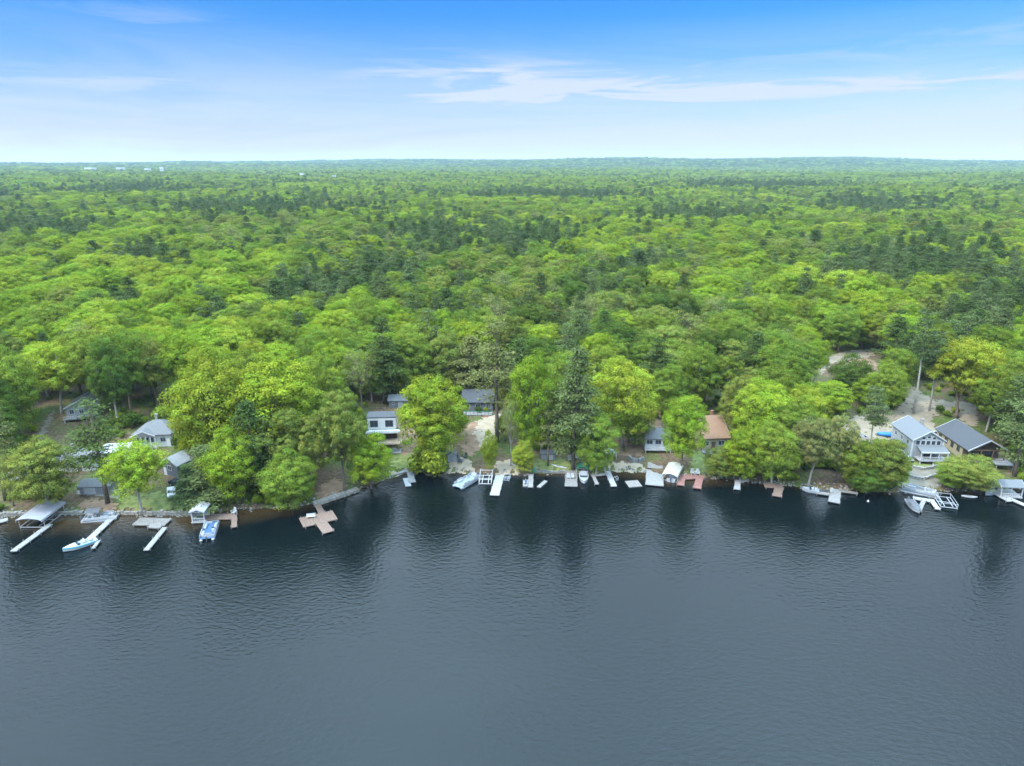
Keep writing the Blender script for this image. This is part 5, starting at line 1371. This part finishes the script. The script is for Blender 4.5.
stone_wall([(628, 459), (632, 462), (638, 463), (644, 461)], 1.3, 0.5, M['stone'], 'curved grey stone wall left of the grey boarded patio')
stone_wall([(908, 477), (922, 480), (938, 476)], 0.8, 0.6, M['stone'], 'lower rough stone terrace wall below the blue-grey house', cat='wall')
stone_wall([(912, 468), (924, 470), (938, 467)], 0.8, 0.6, M['stone'], 'upper rough stone terrace wall below the blue-grey house porch')
stone_wall([(78, 489), (98, 492), (118, 495)], 1.0, 0.5, M['concrete'], 'pale wall along the concrete pad below the grey garage')
# shore rocks: loose stones nobody would count
mb = MB(); rr = random.Random(5)
for k in range(900):
    x_ = rr.uniform(-130, 135); y_ = float(shore_y(x_)) + rr.gauss(0.3, 0.55); s_ = rr.uniform(0.15, 0.55)
    a = rr.uniform(0, 3); mb.box((x_, y_, max(tz(x_, y_), -0.1) + s_ * 0.15), (s_ * 1.4, s_, s_ * 0.8), a, rr.uniform(0.5, 0.8))
rk = mb.build('shore_rocks', M['stone'], bevel=0.05); tag(rk, 'scattered grey stones along the waterline', 'rocks', kind='stuff')

# ------------------------------------------------------------------ vehicles
def car(px, py, rz_, label, m, kind='car', name='parked_car'):
    p = ground(px, py); r_ = empty(name, p, R(rz_), label, kind); L_, wd_c = 4.7, 1.85
    hi = 1.75 if kind == 'suv' else 1.5
    prof = [(-L_ / 2, 0.35), (L_ / 2, 0.35), (L_ / 2, 0.75), (L_ / 2 - 0.15, 0.95), (0.95, 1.05), (0.35, hi - 0.03), (-1.5, hi), (-L_ / 2 + 0.12, 1.1), (-L_ / 2, 0.8)]
    mb = MB(); mb.extrude_x(prof, -wd_c / 2, wd_c / 2); mb.build('body', M[m], r_, bevel=0.06)
    for sx_ in (-1, 1):
        mb = MB(); g_ = [(0.8, 1.07), (0.3, hi - 0.1), (-1.45, hi - 0.08), (-L_ / 2 + 0.3, 1.12)]
        mb.add([(sx_ * (wd_c / 2 + 0.004), a, b) for a, b in g_] + [(sx_ * (wd_c / 2 + 0.02), a, b) for a, b in g_], [(0, 1, 2, 3), (7, 6, 5, 4), (0, 4, 5, 1), (1, 5, 6, 2), (2, 6, 7, 3), (3, 7, 4, 0)]); mb.build('side_window', M['glass'], r_)
    for q in ([(0.97, 1.05), (0.37, hi - 0.06)], [(-L_ / 2 + 0.1, 1.13), (-1.55, hi - 0.03)]):
        (a, b), (c, e) = q; mb = MB(); o_ = 0.02; yo = 0.03 if a > 0 else -0.03
        mb.add([(-0.78, a + yo, b + o_), (0.78, a + yo, b + o_), (0.7, c + yo, e + o_), (-0.7, c + yo, e + o_), (-0.78, a, b - 0.03), (0.78, a, b - 0.03), (0.7, c, e - 0.03), (-0.7, c, e - 0.03)], [(0, 1, 2, 3), (7, 6, 5, 4), (0, 4, 5, 1), (1, 5, 6, 2), (2, 6, 7, 3), (3, 7, 4, 0)])
        mb.build('windscreen' if a > 0 else 'rear_window', M['glass'], r_)
    for sx_ in (-1, 1):
        for y_ in (-1.4, 1.45):
            mb = MB(); mb.tube([(sx_ * (wd_c / 2 - 0.2), y_, 0.34), (sx_ * (wd_c / 2 + 0.03), y_, 0.34)], 0.34, 14); wh = mb.build('wheel', M['black'], r_)
            mb = MB(); mb.tube([(sx_ * (wd_c / 2 + 0.031), y_, 0.34), (sx_ * (wd_c / 2 + 0.05), y_, 0.34)], 0.2, 10); mb.build('rim', M['alu'], wh)
        mb = MB(); mb.box((sx_ * 0.65, L_ / 2 + 0.01, 0.75), (0.38, 0.06, 0.16)); mb.build('headlight', M['lamp'], r_)
        mb = MB(); mb.box((sx_ * 0.7, -L_ / 2 - 0.01, 0.85), (0.3, 0.06, 0.18)); mb.build('tail_light', M['redlamp'], r_)
    return r_
car(172, 495, 205, 'white car parked by the blue-green conifer near the lake', 'carwhite')
car(178, 486, 240, 'black car parked behind the white car below the annex', 'carblack')
car(938, 437, 10, 'white suv parked between the blue-grey house and the timber cabin', 'carwhite', 'suv')
# small boat under a bright blue tarp, and a trailer rack
p = ground(886, 436); r_ = empty('covered_boat', p, R(75), 'bright blue tarp over a small boat on the gravel parking', 'boat')
mb = MB(); mb.loft([[(a * 0.9 * s_, y_, 0.2), (a * 0.9 * s_ * 0.9, y_, 0.85), (0 if a == 0 else a * 0.3 * s_, y_, 1.25 * (0.6 + 0.4 * s_))] if False else [(-0.95 * s_, y_, 0.25), (-0.85 * s_, y_, 0.8), (0, y_, 1.2 * (0.65 + 0.35 * s_)), (0.85 * s_, y_, 0.8), (0.95 * s_, y_, 0.25)] for y_, s_ in ((-2.3, 0.75), (-1.2, 1), (0.4, 1), (1.6, 0.7), (2.4, 0.15))]); mb.build('tarp', M['carblue'], r_, smooth=True)
mb = MB(); mb.loft([[(-0.8 * s_, y_, 0.3), (0, y_, -0.02), (0.8 * s_, y_, 0.3)] for y_, s_ in ((-2.35, 0.75), (0.4, 1), (1.6, 0.7), (2.4, 0.15))]); mb.build('hull', M['hull'], r_)
p = ground(896, 438); r_ = empty('tarp_pile', p, 0.3, 'pale yellow cover draped over a load beside the bright blue tarp', 'cover')
mb = MB(); mb.loft([[(-1.0 * s_, y_, 0.0), (-0.9 * s_, y_, 0.5), (0, y_, 0.85 * s_), (0.9 * s_, y_, 0.5), (1.0 * s_, y_, 0)] for y_, s_ in ((-1.0, 0.8), (0, 1.05), (1.0, 0.7))]); mb.build('cover', M['yellowplastic'], r_, smooth=True); mb = MB(); mb.box((0, 0, 0.06), (2.3, 2.3, 0.1)); mb.build('pallet', M['tan'], r_)
for (px_, lab_) in ((852, 'grey boat trailer, left of two beside the bare-trunked pine'), (861, 'grey boat trailer, right of two beside the bare-trunked pine')):
    p = ground(px_, 437); r_ = empty('boat_trailer', p, R(20), lab_, 'trailer', 'boat trailers on the gravel')
    mb = MB()
    for sx_ in (-1, 1): mb.tube([(sx_ * 0.8, -2, 0.55), (sx_ * 0.8, 0.8, 0.55), (0, 2.6, 0.55)], 0.07, 6); mb.box((sx_ * 0.5, -0.4, 0.75), (0.16, 2.6, 0.1))
    for y_ in (-1.9, -0.4, 0.8): mb.box((0, y_, 0.6), (1.7, 0.1, 0.1))
    mb.tube([(0, 2.0, 0.55), (0, 2.0, 1.2)], 0.06, 6); mb.build('frame', M['greyhull'], r_)
    for sx_ in (-1, 1): mb = MB(); mb.tube([(sx_ * 0.9, -0.5, 0.32), (sx_ * 1.08, -0.5, 0.32)], 0.32, 12); mb.build('wheel', M['black'], r_)


# ------------------------------------------------------------------ air
mb = MB(); mb.box((0, 5200, 88), (22000, 12000, 188))
hz = mb.build('haze', M['white'])
hm = bpy.data.materials.new('haze_air'); nt, N, L = nodes_of(hm); N.remove(N['Principled BSDF'])
pv = N.new('ShaderNodeVolumePrincipled'); pv.inputs['Color'].default_value = (0.6, 0.78, 1.0, 1); pv.inputs['Density'].default_value = 0.000045
pv.inputs['Anisotropy'].default_value = 0.0
L.new(pv.outputs['Volume'], N['Material Output'].inputs['Volume'])
hz.data.materials.clear(); hz.data.materials.append(hm)
tag(hz, kind='stuff')

# ------------------------------------------------------------------ sky and sun
SUN_EL, SUN_AZ = 47.0, 238.0      # azimuth measured clockwise from +Y (north); 180 = behind the camera
wd_ = bpy.data.worlds.new('World'); scn.world = wd_; wd_.use_nodes = True
nt = wd_.node_tree; N, L = nt.nodes, nt.links
bg = N['Background']; bg.inputs['Strength'].default_value = 0.1
sky = N.new('ShaderNodeTexSky'); sky.sky_type = 'NISHITA'; sky.sun_disc = False
sky.sun_elevation = R(SUN_EL); sky.sun_rotation = R(SUN_AZ); sky.altitude = 100; sky.air_density = 1.0; sky.dust_density = 0.6; sky.ozone_density = 2.0
tc = N.new('ShaderNodeTexCoord'); sx = N.new('ShaderNodeSeparateXYZ'); L.new(tc.outputs['Generated'], sx.inputs[0])
def math_(op, a, b=None, clamp=False):
    q = N.new('ShaderNodeMath'); q.operation = op; q.use_clamp = clamp
    for k, v in enumerate((a, b)):
        if v is None: continue
        if isinstance(v, (int, float)): q.inputs[k].default_value = v
        else: L.new(v, q.inputs[k])
    return q.outputs[0]
def ramp(fac, stops):
    q = N.new('ShaderNodeValToRGB'); e = q.color_ramp.elements
    while len(e) < len(stops): e.new(0.5)
    for k, (p, c) in enumerate(stops): e[k].position = p; e[k].color = (*c, 1) if hasattr(c, '__len__') else (c, c, c, 1)
    L.new(fac, q.inputs['Fac']); return q.outputs['Color']
el = sx.outputs['Z']
grade = ramp(el, [(0.0, (1.02, 0.9, 1.05)), (0.07, (0.68, 0.88, 1.22)), (0.13, (0.36, 0.78, 1.33)), (0.2, (0.2, 0.74, 1.4)), (0.34, (0.4, 0.9, 1.4))])
mx = N.new('ShaderNodeMix'); mx.data_type = 'RGBA'; mx.blend_type = 'MULTIPLY'; mx.inputs['Factor'].default_value = 1
L.new(sky.outputs['Color'], mx.inputs['A']); L.new(grade, mx.inputs['B'])
# cirrus: wisps hanging in given directions, torn by stretched noise
az_ = math_('DIVIDE', sx.outputs['X'], math_('MAXIMUM', math_('ABSOLUTE', sx.outputs['Y']), 0.05))
cb = N.new('ShaderNodeCombineXYZ'); L.new(az_, cb.inputs[0]); L.new(el, cb.inputs[1])
def cnoise(scale, st, off, det=8, rough=0.62, dist=0.8):
    mp = N.new('ShaderNodeMapping'); mp.inputs['Scale'].default_value = st; mp.inputs['Location'].default_value = off; mp.inputs['Rotation'].default_value = (0, 0, R(-2))
    L.new(cb.outputs[0], mp.inputs['Vector'])
    q = N.new('ShaderNodeTexNoise'); q.inputs['Scale'].default_value = scale; q.inputs['Detail'].default_value = det; q.inputs['Roughness'].default_value = rough; q.inputs['Distortion'].default_value = dist
    L.new(mp.outputs[0], q.inputs['Vector']); return q.outputs['Fac']
def blob(a, e, ra, re, amp, tilt=0.0):
    da = math_('SUBTRACT', az_, a); de = math_('SUBTRACT', math_('SUBTRACT', el, e), math_('MULTIPLY', da, tilt))
    q = math_('ADD', math_('POWER', math_('ABSOLUTE', math_('DIVIDE', da, ra)), 2.0), math_('POWER', math_('ABSOLUTE', math_('DIVIDE', de, re)), 2.0))
    return math_('MULTIPLY', math_('POWER', 2.718, math_('MULTIPLY', q, -1.0)), amp)
tot = None
for bl in ((-0.0, 0.108, 0.2, 0.026, 1.3, -0.04), (0.13, 0.095, 0.3, 0.012, 0.9, 0.0), (0.5, 0.092, 0.4, 0.014, 0.85, 0.01), (0.75, 0.093, 0.25, 0.009, 0.9, 0.02), (-0.5, 0.165, 0.12, 0.012, 0.5, 0.0),
           (-0.5, 0.1, 0.2, 0.014, 0.45, 0.02), (-0.75, 0.085, 0.25, 0.02, 0.6, 0.0), (0.55, 0.13, 0.5, 0.02, 0.45, 0.03), (0.05, 0.075, 0.5, 0.02, 0.6, 0.0), (-2.0, 0.11, 0.6, 0.03, 0.7, 0.0), (2.0, 0.12, 0.6, 0.03, 0.7, 0.0)):
    q = blob(*bl); tot = q if tot is None else math_('ADD', tot, q)
c1 = cnoise(9.0, (0.5, 5.0, 1), (2.7, 6.1, 0))
cm = math_('MULTIPLY', tot, ramp(c1, [(0.36, 0.0), (0.62, 1.0)]), True)
low = ramp(el, [(0.0, 0.97), (0.05, 0.9), (0.085, 0.55), (0.12, 0.3), (0.18, 0.0)])
c2 = cnoise(4.0, (0.5, 4.5, 1), (4.2, 1.1, 0), 7)
cmask = math_('MAXIMUM', math_('MULTIPLY', cm, 0.95), math_('MULTIPLY', low, ramp(c2, [(0.36, 0.4), (0.6, 1.0)])), True)
m2 = N.new('ShaderNodeMix'); m2.data_type = 'RGBA'; m2.inputs['B'].default_value = (5.35, 6.05, 7.15, 1)
L.new(cmask, m2.inputs['Factor']); L.new(mx.outputs['Result'], m2.inputs['A'])
# bright broken cloud overhead, above the picture
nz3 = N.new('ShaderNodeTexNoise'); nz3.inputs['Scale'].default_value = 2.2; nz3.inputs['Detail'].default_value = 4; L.new(tc.outputs['Generated'], nz3.inputs['Vector'])
ov = math_('MULTIPLY', ramp(el, [(0.22, 0.0), (0.42, 1.0)]), ramp(nz3.outputs['Fac'], [(0.35, 0.6), (0.62, 1.0)]))
m3 = N.new('ShaderNodeMix'); m3.data_type = 'RGBA'; vm = N.new('ShaderNodeVectorMath'); vm.operation = 'SCALE'; vm.inputs['Scale'].default_value = 72.0; L.new(vm.outputs[0], m3.inputs['B']); L.new(ramp(el, [(0.3, (12.8 / 72, 15.5 / 72, 18.4 / 72)), (0.55, (20.5 / 72, 27.0 / 72, 33.0 / 72)), (0.8, (37.0 / 72, 54.0 / 72, 69.0 / 72))]), vm.inputs[0])
L.new(ov, m3.inputs['Factor']); L.new(m2.outputs['Result'], m3.inputs['A'])
L.new(m3.outputs['Result'], bg.inputs['Color'])

sd = bpy.data.lights.new('sun', 'SUN'); sd.energy = 3.4; sd.angle = R(7); sd.color = (1.0, 0.95, 0.87)
so = bpy.data.objects.new('sun', sd); col.objects.link(so)
az, elv = R(SUN_AZ), R(SUN_EL)
v = Vector((math.sin(az) * math.cos(elv), math.cos(az) * math.cos(elv), math.sin(elv)))
so.rotation_euler = v.to_track_quat('Z', 'Y').to_euler()

scn.view_settings.view_transform = 'Standard'; scn.view_settings.look = 'None'; scn.view_settings.gamma = 1.0; scn.view_settings.exposure = 0.4
scn.view_settings.use_curve_mapping = False
scn.cycles.max_bounces = 7; scn.cycles.diffuse_bounces = 2; scn.cycles.transmission_bounces = 4; scn.cycles.volume_bounces = 1
scn.cycles.use_denoising = True
scn.cycles.use_adaptive_sampling = True
scn.cycles.adaptive_threshold = 0.015
